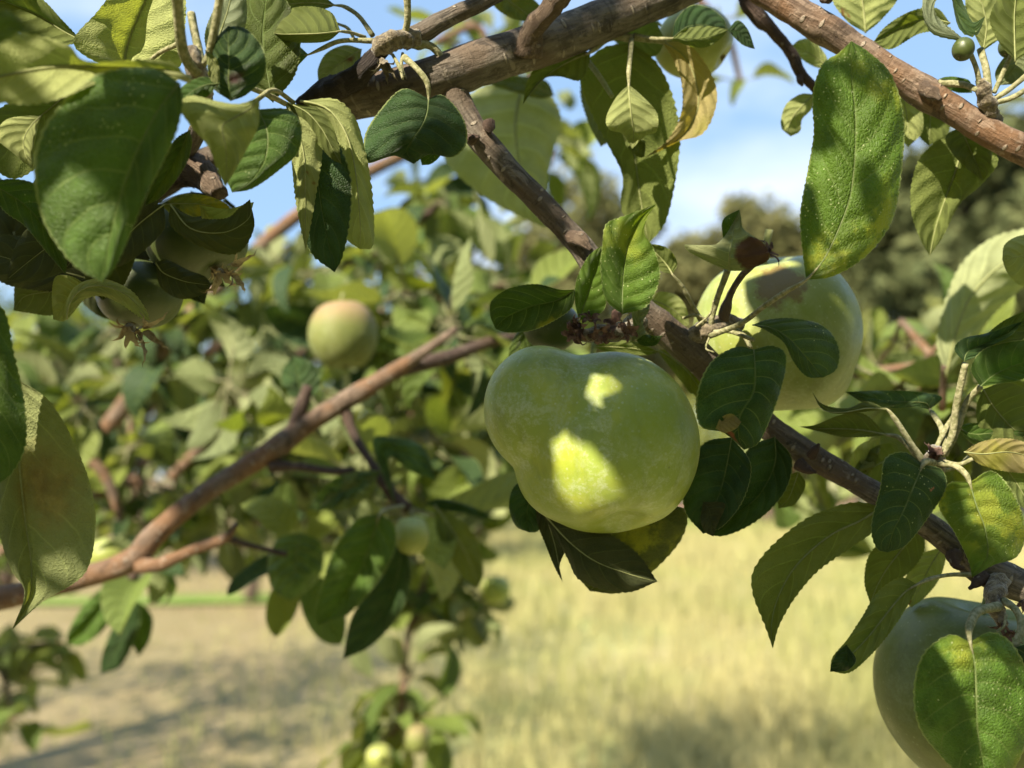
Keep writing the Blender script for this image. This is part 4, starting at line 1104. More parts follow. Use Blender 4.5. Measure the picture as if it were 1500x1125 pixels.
leaf(bough, .31, (1240, 700), (1290, 640), [[(1246, 670), (1262, 650)], [(1258, 685), (1275, 665)], [(1275, 690), (1288, 665)]], 'p', 'L', rib=0, n=30)
leaf(bough, .275, (1402, 626), (1520, 632), [[(1420, 620), (1455, 621), (1495, 626)], [(1425, 636), (1460, 634), (1500, 634)], [(1425, 650), (1460, 656), (1500, 645)]], 'g', 'U', z=(2, -2, 2), rib=1.6, pet=[(1385, 680, .275), (1400, 668, .275), (1398, 645, .275)], petr=0.1)
leaf(bough, .268, (1412, 662), (1530, 680), [[(1435, 648), (1470, 642), (1505, 650)], [(1440, 665, -5), (1475, 662, -6), (1505, 668)], [(1435, 680), (1470, 690), (1505, 692)]], 't', 'L', rib=1.2, label='creamy yellow leaf at the right edge')
leaf(bough, .272, (1450, 668), (1520, 760), [[(1452, 690), (1475, 720), (1500, 745)], [(1472, 685), (1492, 712), (1508, 740)], [(1490, 675), (1515, 700), (1525, 735)]], 'g', 'L', rib=1.2)
for pts in ([(1378, 668, .272, 5), (1394, 640, .27, 5), (1400, 600, .268, 5), (1408, 560, .265, 5), (1414, 532, .263, 4.5)], [(1384, 668, .273, 4), (1402, 630, .272, 4.5), (1416, 590, .27, 4.5), (1436, 566, .266, 4.5)],
            [(1378, 676, .272, 4), (1405, 680, .27, 3), (1425, 672, .268, 3)], [(1372, 655, .275, 3.5), (1384, 630, .278, 4), (1396, 610, .28, 3)], [(1382, 690, .276, 3), (1405, 682, .28, 3), (1428, 660, .285, 3)]):
    ptube('stalk', pts, bough, M['stalk'], 20, 10, 0.08, 280)
leaf(bough, .262, (1412, 530), (1500, 470), [[(1398, 512), (1410, 496), (1445, 488), (1480, 476)], [(1418, 515), (1445, 502), (1475, 488)], [(1430, 522), (1450, 508), (1480, 492)]], 'b', 'U', z=(-3, 3, -3), rib=1.5, label='bluish blotched leaf pointing to the right edge')
leaf(bough, .264, (1420, 520), (1530, 455), [[(1440, 495), (1470, 470), (1505, 455)], [(1448, 505), (1480, 485), (1508, 470)], [(1450, 515), (1485, 505), (1512, 485)]], 'o', 'U', rib=1.2)
leaf(bough, .262, (1436, 566), (1540, 520), [[(1422, 540), (1440, 512), (1480, 500), (1515, 500)], [(1455, 550), (1480, 538), (1510, 528)], [(1462, 562), (1490, 558), (1520, 545)]], 'g', 'U', z=(-3, 4, -2), rib=1.8)
leaf(bough, .275, (1440, 570), (1520, 650), [[(1430, 600), (1440, 640), (1480, 660)], [(1455, 595), (1478, 622), (1500, 640)], [(1475, 560), (1510, 575), (1525, 615)]], 'o', 'L', rib=1.5)
# ---- under the right part of the forked limb
leaf(bough, .288, (1292, 742), (1132, 950), [[(1250, 736), (1190, 755), (1135, 795), (1104, 835), (1103, 870), (1120, 915)], [(1262, 762), (1215, 785), (1165, 830), (1138, 880), (1130, 920)], [(1282, 775), (1250, 800), (1200, 835), (1165, 875), (1142, 915)]],
     'o', 'L', z=(-5, 6, -5), rib=2, wav=2.4, n=80, label='long olive leaf curving down to a point under the forked limb')
leaf(bough, .296, (1350, 770), (1275, 885), [[(1310, 780), (1275, 810), (1266, 850)], [(1325, 800), (1298, 835), (1282, 865)], [(1355, 800), (1340, 830), (1305, 860)]], 'o', 'L', rib=1.8)
leaf(bough, .305, (1382, 800), (1335, 890), [[(1345, 815), (1325, 850), (1322, 875)], [(1365, 825), (1350, 855), (1340, 875)], [(1385, 820), (1375, 850), (1355, 875)]], 'p', 'L', rib=1.3)
leaf(bough, .27, (1344, 856), (1216, 983), [[(1318, 846), (1285, 868), (1262, 905), (1240, 938), (1220, 962)], [(1325, 868), (1298, 900), (1270, 935), (1240, 965)], [(1338, 872), (1312, 915), (1280, 955), (1245, 985)]],
     'g', 'L', z=(-4, 4, -4), rib=1.8, teeth=30, pet=[(1424, 842, .276), (1392, 842, .274), (1362, 848, .271)], petr=3, label='narrow leaf with a dark curled tip beside the lower right apple')
leaf(bough, .262, (1240, 944), (1216, 984), [[(1226, 956), (1218, 972)], [(1240, 962), (1230, 976)], [(1254, 966), (1242, 982)]], 'd', 'U', rib=0, n=24, m=6)
leaf(bough, .243, (1421, 940), (1446, 1175), [[(1390, 930), (1352, 958), (1338, 1010), (1346, 1065), (1378, 1108), (1420, 1150)], [(1428, 975), (1430, 1020), (1432, 1070), (1440, 1120)], [(1450, 926), (1480, 940), (1505, 985), (1512, 1050), (1495, 1110), (1465, 1155)]],
     'h', 'U', z=(8, -4, 10), rib=2.8, wav=3, n=90, m=18, pet=[(1462, 888, .262), (1432, 896, .252), (1420, 920, .246)], petr=6.5, seed=9.9, label='broad sunlit leaf hanging in front of the lower right apple')
for pts in ([(1470, 880, .266, 6), (1488, 893, .258, 5), (1496, 918, .254, 5), (1486, 948, .252, 5)], [(1474, 900, .26, 2), (1470, 918, .258, 2), (1460, 925, .258, 1.5)]):
    ptube('stalk', pts, bough, M['stalk'], 18, 10, 0.15, 260)
for i, (x, y) in enumerate(((1470, 915), (1482, 925), (1500, 880))):
    c0 = P(x, y, .262)
    V, F, U = ribbons(c0, P(x - 5, y + 30, .256) - c0, 5, pxr(24, .262), pxr(8, .262), 120 + i, 0.8, 1.0)
    mk('bud_scales', V, F, M['dry'], bough, V[0], U)
leaf(bough, .25, (1486, 948), (1560, 1000), [[(1490, 965), (1520, 990)], [(1505, 960), (1530, 980)], [(1510, 945), (1545, 965)]], 'd', 'U', rib=1.2, n=30)

ptube('spur', [(1462, 850, .275, 15), (1456, 878, .268, 15), (1464, 905, .266, 11), (1470, 915, .264, 7)], bough, M['spur'], 22, 14, 0.4, 300)
# ================================================================== upper right branch
br = thing('apple_branch', P(1240, 60, .29), 'reddish brown branch slanting down across the top right corner', 'branch', 'boughs of the apple tree')
ptube('limb', [(1070, -50, .30, 21), (1120, -12, .298, 20), (1165, 15, .295, 20), (1180, 26, .294, 22), (1240, 62, .292, 20), (1300, 102, .289, 20), (1352, 134, .287, 22), (1368, 145, .286, 20), (1420, 176, .284, 20), (1470, 205, .282, 21), (1560, 250, .28, 22)], br, M['bark3'], 90, 20, 0.09, 120)
ptube('bud', [(1352, 128, .283, 9), (1366, 136, .279, 9), (1378, 146, .276, 3)], br, M['knot'], 12, 12, 0.35, 260, 'pale pink bud scar on the branch')
ptube('bud', [(1208, -4, .288, 8), (1214, 0, .286, 6)], br, M['knot'], 8, 10, 0.3, 260)
leaf(br, .305, (1268, 48), (1280, -70), [[(1240, 30), (1218, -5), (1235, -40)], [(1265, 15), (1262, -15), (1270, -45)], [(1290, 30), (1316, -5), (1305, -40)]], 'p', 'L', rib=1.8, label='pale leaf rising behind the reddish branch')
leaf(br, .295, (1392, 34), (1279, 62), [[(1372, 12), (1335, 16), (1298, 38)], [(1362, 28), (1328, 36), (1300, 52)], [(1378, 44), (1345, 50), (1305, 72)]], 'o', 'L', z=(-2, 3, -3), rib=1.8, label='olive leaf arching left above the reddish branch')
leaf(br, .275, (1418, 62), (1443, 24), [[(1398, 46, -6), (1372, 22, -12), (1372, 0, -6), (1400, -12, 8), (1412, 6, 12), (1425, 32, 4)], [(1402, 54, -10), (1366, 36, -16), (1364, 2, -10), (1392, -22, 4), (1402, 18, 8), (1426, 42, 0)], [(1405, 60, -6), (1362, 46, -12), (1352, 0, -8), (1385, -30, 2), (1404, 40, 2), (1430, 52, 0)]], 'b', 'L', rib=0, label='curled grey green leaf tip at the top right')
leaf(br, .285, (1440, 75), (1420, -30), [[(1425, 45), (1415, 15), (1415, -10)], [(1445, 40), (1440, 10), (1430, -12)], [(1475, 45), (1470, 10), (1450, -15)]], 'p', 'L', rib=1.4)
leaf(br, .272, (1487, 90), (1500, -40), [[(1462, 60), (1450, 25), (1468, -10)], [(1486, 55), (1486, 20), (1490, -12)], [(1530, 60), (1540, 20), (1530, -15)]], 'o', 'L', z=(-4, 4, -4), rib=1.8, label='dark olive leaf hanging in from the top right corner')
leaf(br, .29, (1476, 55), (1425, 22), [[(1475, 40), (1460, 25), (1440, 18)], [(1465, 48), (1450, 38), (1435, 28)], [(1465, 60), (1445, 50), (1428, 38)]], 'd', 'U', rib=0, n=24, m=6)
leaf(br, .295, (1424, 136), (1372, 118), [[(1420, 118), (1395, 112), (1380, 114)], [(1410, 128), (1395, 124), (1382, 121)], [(1405, 136), (1392, 132), (1380, 126)]], 'g', 'U', rib=1, n=30)
leaf(br, .292, (1485, 75), (1465, 125), [[(1470, 85), (1458, 105), (1460, 120)], [(1488, 95), (1478, 110), (1472, 120)], [(1515, 90), (1510, 110), (1488, 122)]], 'd', 'L', rib=1.2)
ptube('spur', [(1452, 182, .286, 15), (1450, 165, .281, 13), (1446, 148, .278, 12), (1440, 130, .276, 10), (1436, 116, .275, 6)], br, M['spur'], 26, 16, 0.42, 380)
for pts in ([(1436, 130, .276, 4), (1430, 100, .274, 3.5), (1416, 66, .273, 4)], [(1448, 130, .277, 5), (1444, 100, .278, 5), (1436, 72, .28, 5)], [(1456, 136, .277, 3.5), (1468, 110, .276, 3.5), (1482, 78, .275, 3)],
            [(1456, 145, .278, 4), (1480, 130, .276, 4), (1510, 105, .274, 4)], [(1460, 150, .278, 4), (1485, 142, .276, 4), (1520, 120, .274, 4)], [(1432, 132, .276, 4), (1410, 124, .28, 5), (1375, 122, .284, 6)]):
    ptube('stalk', pts, br, M['stalk'], 18, 9, 0.08, 260)
leaf(br, .31, (1310, 120), (1330, 216), [[(1308, 150), (1312, 190)], [(1324, 150), (1330, 185)], [(1345, 150), (1352, 190)]], 'p', 'L', z=(0, 3, 0), rib=1.4)
leaf(br, .315, (1352, 132), (1360, 214), [[(1342, 160), (1344, 195)], [(1362, 160), (1362, 190)], [(1392, 165), (1385, 200)]], 'o', 'L', rib=1.3)
leaf(br, .305, (1412, 186), (1362, 375), [[(1390, 195), (1352, 225), (1336, 265), (1335, 310), (1348, 350)], [(1408, 220), (1398, 255), (1385, 290), (1370, 335)], [(1440, 200), (1462, 235), (1438, 270), (1405, 300), (1382, 345)]],
     'o', 'L', z=(-6, 6, -6), rib=2.2, wav=3, label='large olive leaf hanging below the reddish branch')
leaf(br, .297, (1406, 186), (1440, 265), [[(1385, 200), (1395, 225), (1420, 250)], [(1415, 205), (1425, 228), (1434, 248)], [(1440, 195), (1452, 220), (1450, 248)]], 'o', 'L', z=(-3, 3, -3), rib=1.2)
leaf(br, .33, (1216, 98), (1161, 66), [[(1208, 78), (1190, 58), (1172, 58)], [(1200, 88), (1186, 78), (1174, 72)], [(1200, 100), (1182, 92), (1168, 80)]], 'p', 'L', rib=1.2, n=36, label='small yellow green leaf beside the dark twig')
leaf(br, .32, (1192, 138), (1158, 200), [[(1172, 138), (1150, 155), (1144, 185)], [(1180, 150), (1162, 170), (1154, 190)], [(1190, 158), (1175, 175), (1172, 192)]], 'p', 'L', z=(2, -4, 2), rib=1.2, n=36, label='small curled leaf hanging left of the speckled leaf')
leaf(br, .25, (1560, 370), (1468, 380), [[(1530, 345), (1495, 345), (1472, 358)], [(1530, 372), (1500, 375), (1480, 378)], [(1530, 415), (1495, 418), (1476, 400)]], 'p', 'L', z=(3, -3, 3), rib=1.4)
tw = thing('dark_twig', P(1095, -5, .32), 'thin dark bare twig hanging between the two top boughs', 'branch')
ptube('wood', [(1078, -40, .32, 11), (1092, -5, .32, 11), (1104, 18, .32, 12), (1135, 48, .32, 8.5), (1160, 80, .32, 8), (1172, 106, .32, 8), (1196, 132, .32, 6), (1215, 160, .32, 5)], tw, M['bark2'], 40, 12, 0.16, 220)
ptube('bud', [(1172, 112, .32, 6), (1172, 120, .318, 5), (1176, 126, .318, 2)], tw, M['bark2'], 8, 8, 0.2)

# ================================================================== left edge
lt = thing('leafy_twig', P(-60, 560, .25), 'pair of big leaves hanging in from the left edge', 'branch')
ptube('wood', [(-60, 430, .25, 8), (-45, 520, .25, 7), (-20, 560, .252, 5), (20, 560, .256, 3)], lt, M['bark'], 16, 10)
leaf(lt, .235, (-30, 430), (-6, 712), [[(-60, 480), (-75, 560), (-50, 640)], [(-25, 490), (-18, 560), (-12, 640)], [(6, 455), (20, 515), (36, 590), (38, 650), (20, 690)]], 'g', 'U', z=(4, -4, 4), rib=2, wav=2.5, label='dark green leaf cut off by the left edge')
leaf(lt, .255, (26, 556), (18, 922), [[(-20, 620), (-10, 700), (-6, 760), (14, 830), (36, 868)], [(26, 640), (30, 700), (38, 770), (46, 830), (42, 878)], [(70, 585), (105, 640), (132, 710), (140, 770), (124, 840), (62, 882)]], 'u', 'L', z=(-6, 6, -8), rib=2.8, wav=2.6, n=100, m=18, teeth=44, ser=0.006,
     label='large olive leaf underside with veins hanging at the left edge')

# ================================================================== apples in focus
GA = 'green apples on the tree'
C0 = (890, 648, .287)
apple(*C0, 132, 136, 'apple', 'big pale green apple with a deep crease in the centre', axis=(-0.12, 0.35, 0.95), lobes=[(793, 600, -10, 84, 93, 80), (826, 684, -8, 70, 74, 70)], group=GA, n=90, seed=1.0, dimple=0.10, calyx=False, depth=126, k=18.0)
apple(1136, 486, .325, 118, 120, 'apple3', 'pale sunlit apple behind the upright speckled leaf', axis=(-0.2, -0.28, 1), group=GA, n=64, seed=2.0, calyx=False, dimple=0.13, depth=120, lobes=[(1172, 545, 6, 70, 62, 66)])
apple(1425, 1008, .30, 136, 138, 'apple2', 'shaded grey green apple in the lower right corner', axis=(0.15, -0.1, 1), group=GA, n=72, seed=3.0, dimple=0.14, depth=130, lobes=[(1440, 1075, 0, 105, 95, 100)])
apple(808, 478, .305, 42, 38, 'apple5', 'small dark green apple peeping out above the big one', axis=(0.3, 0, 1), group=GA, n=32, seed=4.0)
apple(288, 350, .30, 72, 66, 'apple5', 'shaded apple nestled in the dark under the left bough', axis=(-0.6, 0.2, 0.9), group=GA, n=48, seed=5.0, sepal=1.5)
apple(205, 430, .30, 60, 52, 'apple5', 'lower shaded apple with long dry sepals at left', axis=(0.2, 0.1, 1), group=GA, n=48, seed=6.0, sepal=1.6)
apple(1015, 62, .335, 58, 50, 'apple6', 'pale yellow apple partly hidden under the bough at top', axis=(-0.8, 0.1, 0.5), group=GA, n=48, seed=7.0)
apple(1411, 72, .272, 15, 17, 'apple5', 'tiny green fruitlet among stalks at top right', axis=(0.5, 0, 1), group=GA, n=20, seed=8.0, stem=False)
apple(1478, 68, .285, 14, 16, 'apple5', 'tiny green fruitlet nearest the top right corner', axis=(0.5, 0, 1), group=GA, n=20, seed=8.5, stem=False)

for i, (x, y, dx, dy, n_, ln, wd) in enumerate(((192, 476, -10, 30, 7, 44, 15), (205, 484, 30, 14, 5, 50, 12), (322, 396, 10, 26, 6, 40, 14), (335, 392, 34, 8, 4, 44, 12))):
    dd_ = .268
    c0 = P(x, y, dd_)
    V, F, U = ribbons(c0, P(x + dx, y + dy, dd_ - .004) - c0, n_, pxr(ln, dd_), pxr(wd, dd_), 160 + i, 1.0, 1.0)
    mk('dried_calyx', V, F, M['dry2'], bough, V[0], U)['label'] = 'long dry curling sepals at the end of a shaded fruit'
# ================================================================== softer branches behind
mid = thing('apple_branch', P(-40, 885, .46), 'smooth reddish branch rising from lower left to the middle behind the big apple', 'branch', 'boughs of the apple tree')
ptube('limb', [(-60, 890, .46, 18), (20, 872, .46, 18), (100, 852, .465, 16), (190, 822, .47, 16), (222, 788, .472, 18), (250, 762, .475, 16), (300, 722, .48, 14), (380, 672, .485, 15), (405, 655, .487, 17), (450, 622, .49, 14), (510, 584, .495, 15), (575, 545, .50, 12), (640, 502, .505, 8), (668, 482, .51, 5)], mid, M['bark3'], 90, 18, 0.08, 70)
ptube('twig', [(575, 545, .50, 12), (660, 522, .53, 11), (720, 500, .55, 9), (770, 492, .57, 5)], mid, M['bark2'], 20, 12, 0.1)
ptube('twig', [(205, 828, .468, 12), (235, 826, .462, 10), (285, 805, .46, 8), (330, 788, .458, 8), (346, 768, .456, 4)], mid, M['bark3'], 24, 12, 0.15, 90)
ptube('twig', [(330, 788, .458, 6), (370, 800, .47, 4), (420, 812, .48, 4)], mid, M['bark2'], 14, 8)
ptube('twig', [(395, 682, .485, 10), (440, 684, .485, 7), (480, 690, .485, 6), (520, 690, .485, 6)], mid, M['bark2'], 20, 10, 0.15, 90)
ptube('twig', [(430, 632, .49, 12), (440, 600, .49, 10), (452, 565, .49, 8)], mid, M['bark2'], 12, 10)
ptube('twig', [(505, 598, .495, 9), (520, 640, .49, 7), (540, 672, .485, 6), (575, 725, .48, 9), (600, 745, .478, 9)], mid, M['bark2'], 24, 10, 0.15, 90)
leaf(mid, .44, (557, 752), (466, 916), [[(525, 760), (492, 800), (474, 850), (462, 895)], [(545, 790), (530, 830), (500, 880)], [(578, 770), (578, 805), (555, 850), (510, 900)]], 'g', 'U', z=(-4, 4, -4), rib=2.2, pet=[(590, 742, .47), (570, 745, .455)], petr=3, label='glossy dark leaf with a yellow lit tip below the reddish branch')
leaf(mid, .45, (590, 790), (502, 966), [[(562, 800), (548, 850), (515, 905)], [(585, 830), (570, 880), (535, 930)], [(598, 815), (602, 850), (585, 900), (545, 945)]], 'd', 'U', rib=2)
leaf(mid, .47, (580, 745), (640, 705), [[(545, 650, -4), (575, 640, -4), (620, 655, 0)], [(560, 660, 2), (595, 665, 4), (625, 680, 0)], [(570, 672), (600, 690), (628, 700)]], 'b', 'U', rib=1.5)
leaf(mid, .47, (470, 740), (552, 700), [[(485, 715), (515, 692), (540, 690)], [(490, 730), (520, 716), (540, 706)], [(495, 748), (525, 738), (545, 720)]], 'g', 'L', rib=1.6)
leaf(mid, .47, (622, 738), (722, 760), [[(645, 730), (680, 738), (705, 748)], [(645, 738), (680, 745), (705, 755)], [(645, 746), (680, 752), (705, 760)]], 'd', 'U', rib=0, n=30)
leaf(mid, .47, (636, 740), (700, 862), [[(640, 780), (660, 820), (682, 850)], [(655, 765), (680, 805), (695, 840)], [(680, 765), (702, 800), (708, 840)]], 'o', 'L', rib=1.8)
leaf(mid, .47, (560, 690), (450, 745), [[(530, 690), (490, 700), (465, 725)], [(530, 706), (500, 720), (470, 735)], [(530, 722), (500, 742), (468, 748)]], 'f1', 'U', rib=1.4)
leaf(mid, .50, (440, 780), (425, 880), [[(405, 790), (392, 830), (400, 865)], [(435, 810), (430, 845), (426, 865)], [(470, 795), (472, 835), (450, 865)]], 'f1', 'U', z=(4, -2, 4), rib=1.8)
leaf(mid, .50, (450, 590), (430, 520), [[(420, 575), (412, 545)], [(440, 570), (435, 545)], [(470, 565), (462, 535)]], 'b', 'U', rib=1.5)
rr_ = random.Random(5)
for x, y, dd, n_, L_ in ((600, 752, .52, 6, 130), (445, 560, .62, 7, 120), (665, 495, .58, 7, 110), (530, 700, .56, 5, 100), (760, 470, .60, 7, 110), (420, 812, .54, 6, 110), (620, 650, .64, 7, 120), (330, 560, .68, 8, 120)):
    whorl(mid, x, y, dd, n_, L_, rr_)
# two dark leaves hanging lower left, with their twig
dl = thing('leafy_twig', P(185, 860, .60), 'two dark green leaves hanging below the branch at lower left', 'branch')
ptube('wood', [(215, 820, .60, 5), (195, 845, .60, 6), (184, 868, .60, 7), (180, 880, .60, 5)], dl, M['bark2'], 12, 10)
leaf(dl, .60, (172, 872), (98, 944), [[(150, 862), (120, 890), (100, 925)], [(150, 890), (130, 912), (110, 932)], [(168, 895), (150, 925), (120, 945)]], 'g', 'U', z=(-3, 3, -3), rib=2)
leaf(dl, .60, (188, 872), (148, 988), [[(178, 895), (160, 930), (148, 965)], [(188, 900), (178, 935), (160, 970)], [(205, 895), (200, 930), (178, 975)]], 'd', 'U', rib=1.8)
leaf(dl, .61, (192, 874), (204, 962), [[(186, 895), (186, 930)], [(202, 895), (205, 930)], [(222, 900), (220, 935)]], 'g', 'U', rib=1.6)
leaf(dl, .62, (184, 872), (162, 920), [[(172, 885), (160, 905)], [(180, 890), (170, 908)], [(190, 890), (180, 912)]], 'p', 'L', rib=1.2, n=24)
whorl(dl, 215, 835, .62, 7, 90, rr_, droop=0.6)

far_b = thing('apple_branch', P(110, 680, .80), 'long straight pinkish brown branch blurred behind the upper left leaves', 'branch', 'boughs of the apple tree')
ptube('limb', [(95, 690, .80, 13), (122, 665, .80, 13), (172, 608, .80, 12), (235, 515, .82, 12), (310, 430, .83, 11), (400, 345, .84, 10), (470, 292, .85, 9.5), (560, 242, .86, 9), (640, 205, .88, 8), (760, 150, .9, 7)], far_b, M['bark3'], 60, 12, 0.06, 40)
ptube('twig', [(122, 668, .80, 9), (150, 690, .80, 8), (168, 730, .80, 7), (176, 768, .80, 6)], far_b, M['bark3'], 16, 8, 0.1)
ptube('twig', [(470, 400, .84, 5), (570, 360, .85, 5), (640, 300, .86, 5), (700, 240, .87, 4)], far_b, M['bark2'], 16, 8, 0.1)
for x, y, dd, n_, L_ in ((250, 490, .80, 9, 85), (180, 560, .82, 9, 85), (330, 440, .82, 9, 90), (420, 400, .82, 8, 85), (470, 400, .80, 8, 90), (560, 360, .84, 8, 80), (640, 300, .86, 8, 75), (690, 250, .88, 7, 70), (175, 770, .78, 7, 70), (120, 600, .80, 8, 85)):
    whorl(far_b, x, y, dd, n_, L_, rr_)
ptube('limb', [(1250, 548, .55, 8), (1310, 542, .55, 8), (1370, 534, .55, 8)], thing('reddish_twig', P(1310, 542, .55), 'smooth reddish twig right of the pale apple', 'branch'), M['bark3'], 16, 10, 0.05)

def leafy(label, pts, cl, seed, mts=('f1', 'f2', 'f3'), name='leafy_branch', group='leafy side branches behind the fruit', bark='bark3', droop=0.5):
    rq = random.Random(seed)
    b = thing(name, P(*pts[0][:3]), label, 'branch', group)
    ptube('limb', pts, b, M[bark], 40, 10, 0.08, 40)
    tot = 0
    for x, y, dd, n_, L_ in cl:
        n_ = min(n_, 98 - tot)
        if n_ <= 0:
            break
        # a short side twig up to the whorl
        j = min(pts, key=lambda q: (q[0] - x) ** 2 + (q[1] - y) ** 2)
        if (j[0] - x) ** 2 + (j[1] - y) ** 2 > 100:
            ptube('twig', [(j[0], j[1], j[2], 4), ((j[0] + x) / 2 + 5, (j[1] + y) / 2, (j[2] + dd) / 2, 3), (x, y, dd, 3)], b, M[bark], 8, 6)
        whorl(b, x, y, dd, n_, L_, rq, mts, droop)
        tot += n_
    return b
def scat(seed, n, x0, x1, y0, y1, d0, d1, k0=6, k1=9, L=(0.055, 0.08)):
    rq = random.Random(seed)
    out = []
    for _ in range(n):
        dd = rq.uniform(d0, d1)
        out.append((rq.uniform(x0, x1), rq.uniform(y0, y1), dd, rq.randint(k0, k1), rq.uniform(*L) * FPX / dd))
    return out
leafy('leafy branch behind the blushed apple', [(250, 700, 1.0, 8), (350, 600, 1.02, 7), (460, 500, 1.05, 6), (560, 440, 1.08, 5)], scat(1, 12, 260, 600, 400, 640, .8, 1.1), 1)
leafy('leafy branch in the dark gap at left below the bough', [(-40, 560, 1.1, 8), (60, 540, 1.1, 7), (180, 500, 1.15, 6)], scat(2, 12, -20, 240, 440, 700, .85, 1.2), 2, ('f1', 'f3', 'f2'))
leafy('leafy branch between the reddish branch and the green apple', [(700, 760, 1.1, 8), (640, 680, 1.1, 6), (600, 600, 1.15, 6)], scat(3, 12, 540, 720, 540, 800, .8, 1.25), 3)
leafy('leafy branch below the blushed apple', [(330, 800, 1.2, 6), (400, 740, 1.2, 6), (420, 660, 1.2, 6)], scat(4, 12, 240, 540, 640, 840, .9, 1.3), 4)
leafy('leafy branch at left behind the yellow apple', [(-30, 800, 1.2, 8), (60, 760, 1.2, 7), (200, 700, 1.25, 6)], scat(5, 11, 20, 300, 640, 810, .95, 1.4), 5, ('f1', 'f2', 'f2'))
leafy('light green leafy shoot against the sky left of the forked limb', [(640, 420, 1.3, 7), (660, 340, 1.3, 6), (690, 260, 1.3, 5), (800, 190, 1.35, 4)], scat(6, 10, 590, 760, 260, 400, 1.1, 1.5, 5, 8), 6, ('f2', 'f1', 'f2'))
leafy('light leafy shoot with tan leaves above the thick limb', [(640, 60, .9, 5), (700, 40, .9, 5), (720, 90, .9, 4)], scat(7, 4, 660, 740, 20, 90, .9, 1.1, 4, 6), 7, ('f2', 'f2', 'f1'))
leafy('leafy shoot hanging between limb and hanging leaves', [(800, 150, .8, 5), (810, 200, .8, 5), (805, 240, .8, 4)], scat(8, 5, 770, 815, 150, 260, .8, 1.1, 3, 5), 8, ('f2', 'f1', 'f2'))
leafy('leafy branch directly left of the big apple', [(760, 560, .9, 6), (700, 520, .9, 6), (640, 440, .9, 5)], scat(9, 12, 580, 790, 400, 560, .7, 1.0), 9)
leafy('thin leafy branch hanging down left of the pale lettering patch of meadow', [(640, 740, 1.1, 6), (620, 840, 1.05, 6), (600, 920, 1.0, 5), (590, 1000, 1.0, 5)][:4], scat(10, 6, 590, 690, 780, 900, .95, 1.15, 5, 8), 10)
bot = leafy('drooping leafy tip with small yellow green apples at the bottom', [(590, 960, .95, 5), (592, 1000, .95, 5), (585, 1050, .93, 7), (575, 1075, .92, 6)],
            [(580, 1060, .93, 12, 95), (600, 985, .95, 7, 75), (560, 1010, .95, 6, 70), (640, 1050, .93, 6, 85), (540, 1080, .93, 6, 80)], 12, ('f2', 'f2', 'f1'), droop=1.0)
leafy('leafy shoot in the bottom left corner', [(-60, 960, 1.3, 6), (-10, 960, 1.3, 5), (50, 945, 1.3, 4), (90, 940, 1.3, 3)],
      [(0, 960, 1.25, 7, 70), (30, 950, 1.3, 6, 60), (60, 945, 1.3, 5, 55), (10, 1010, 1.25, 7, 70), (20, 1060, 1.2, 6, 80), (40, 1000, 1.3, 5, 60), (90, 945, 1.3, 3, 50)], 13, ('f2', 'f2', 'f1'))
leafy('warm lit leafy branch filling the left centre', [(150, 640, 1.5, 8), (300, 560, 1.5, 7), (480, 520, 1.5, 6)], scat(21, 14, 60, 560, 430, 720, 1.3, 1.8), 21, ('f2', 'f1', 'f2'))
leafy('lit leafy branch behind the reddish branch', [(350, 800, 1.6, 7), (450, 740, 1.6, 7), (640, 640, 1.6, 6)], scat(22, 14, 280, 720, 560, 820, 1.4, 1.9), 22, ('f2', 'f2', 'f1'))
leafy('leafy branch above the blushed apple', [(300, 520, 1.4, 8), (450, 430, 1.4, 7), (600, 380, 1.4, 6)], scat(23, 12, 300, 640, 370, 480, 1.2, 1.6), 23, ('f1', 'f2', 'f1'))
leafy('leafy branch low at left', [(-40, 700, 1.5, 8), (80, 640, 1.5, 7), (200, 600, 1.5, 6)], scat(24, 12, -30, 260, 480, 780, 1.3, 1.7), 24, ('f2', 'f1', 'f1'))
for q_, (x0, x1, y0, y1, d0, d1, lb) in enumerate(((60, 330, 440, 600, .95, 1.3, 'small leaved spray below the shaded apples'), (330, 620, 600, 760, .9, 1.3, 'small leaved spray under the middle of the reddish branch'),
        (560, 740, 560, 740, .95, 1.4, 'small leaved spray left of the big apple'), (380, 700, 330, 450, 1.1, 1.5, 'small leaved spray above the reddish branch tip'), (40, 330, 600, 780, 1.0, 1.4, 'small leaved spray above the yellow apple'), (560, 720, 760, 900, .9, 1.2, 'small leaved spray reaching down over the meadow'))):
    leafy(lb, [(x0, y1, d1, 6), ((x0 + x1) / 2, (y0 + y1) / 2, d1, 5), (x1, y0, d1, 4)], scat(60 + q_, 14 if q_ < 5 else 6, x0, x1, y0, y1, d0, d1, 6, 8, (.04, .06)), 60 + q_, ('f1', 'f2', 'f1', 'f3'), droop=.9)
leafy('bright leafy spray beside the right edge', [(1520, 560, .5, 6), (1450, 500, .5, 5), (1400, 470, .5, 4)], scat(25, 7, 1300, 1520, 440, 640, .45, .55, 5, 8), 25, ('f2', 'f2', 'f2'))
leafy('bright leafy branch right of the pale apple', [(1500, 700, .62, 8), (1440, 620, .6, 7), (1380, 540, .58, 7), (1320, 470, .6, 5)], scat(14, 11, 1260, 1520, 510, 660, .6, .9), 14, ('f2', 'f2', 'f1'))
leafy('leafy branch hanging low behind the forked limb', [(1330, 640, .7, 6), (1240, 640, .7, 6), (1180, 660, .72, 5)], scat(15, 9, 1150, 1330, 560, 720, .6, .85), 15, ('f2', 'f1', 'f2'))
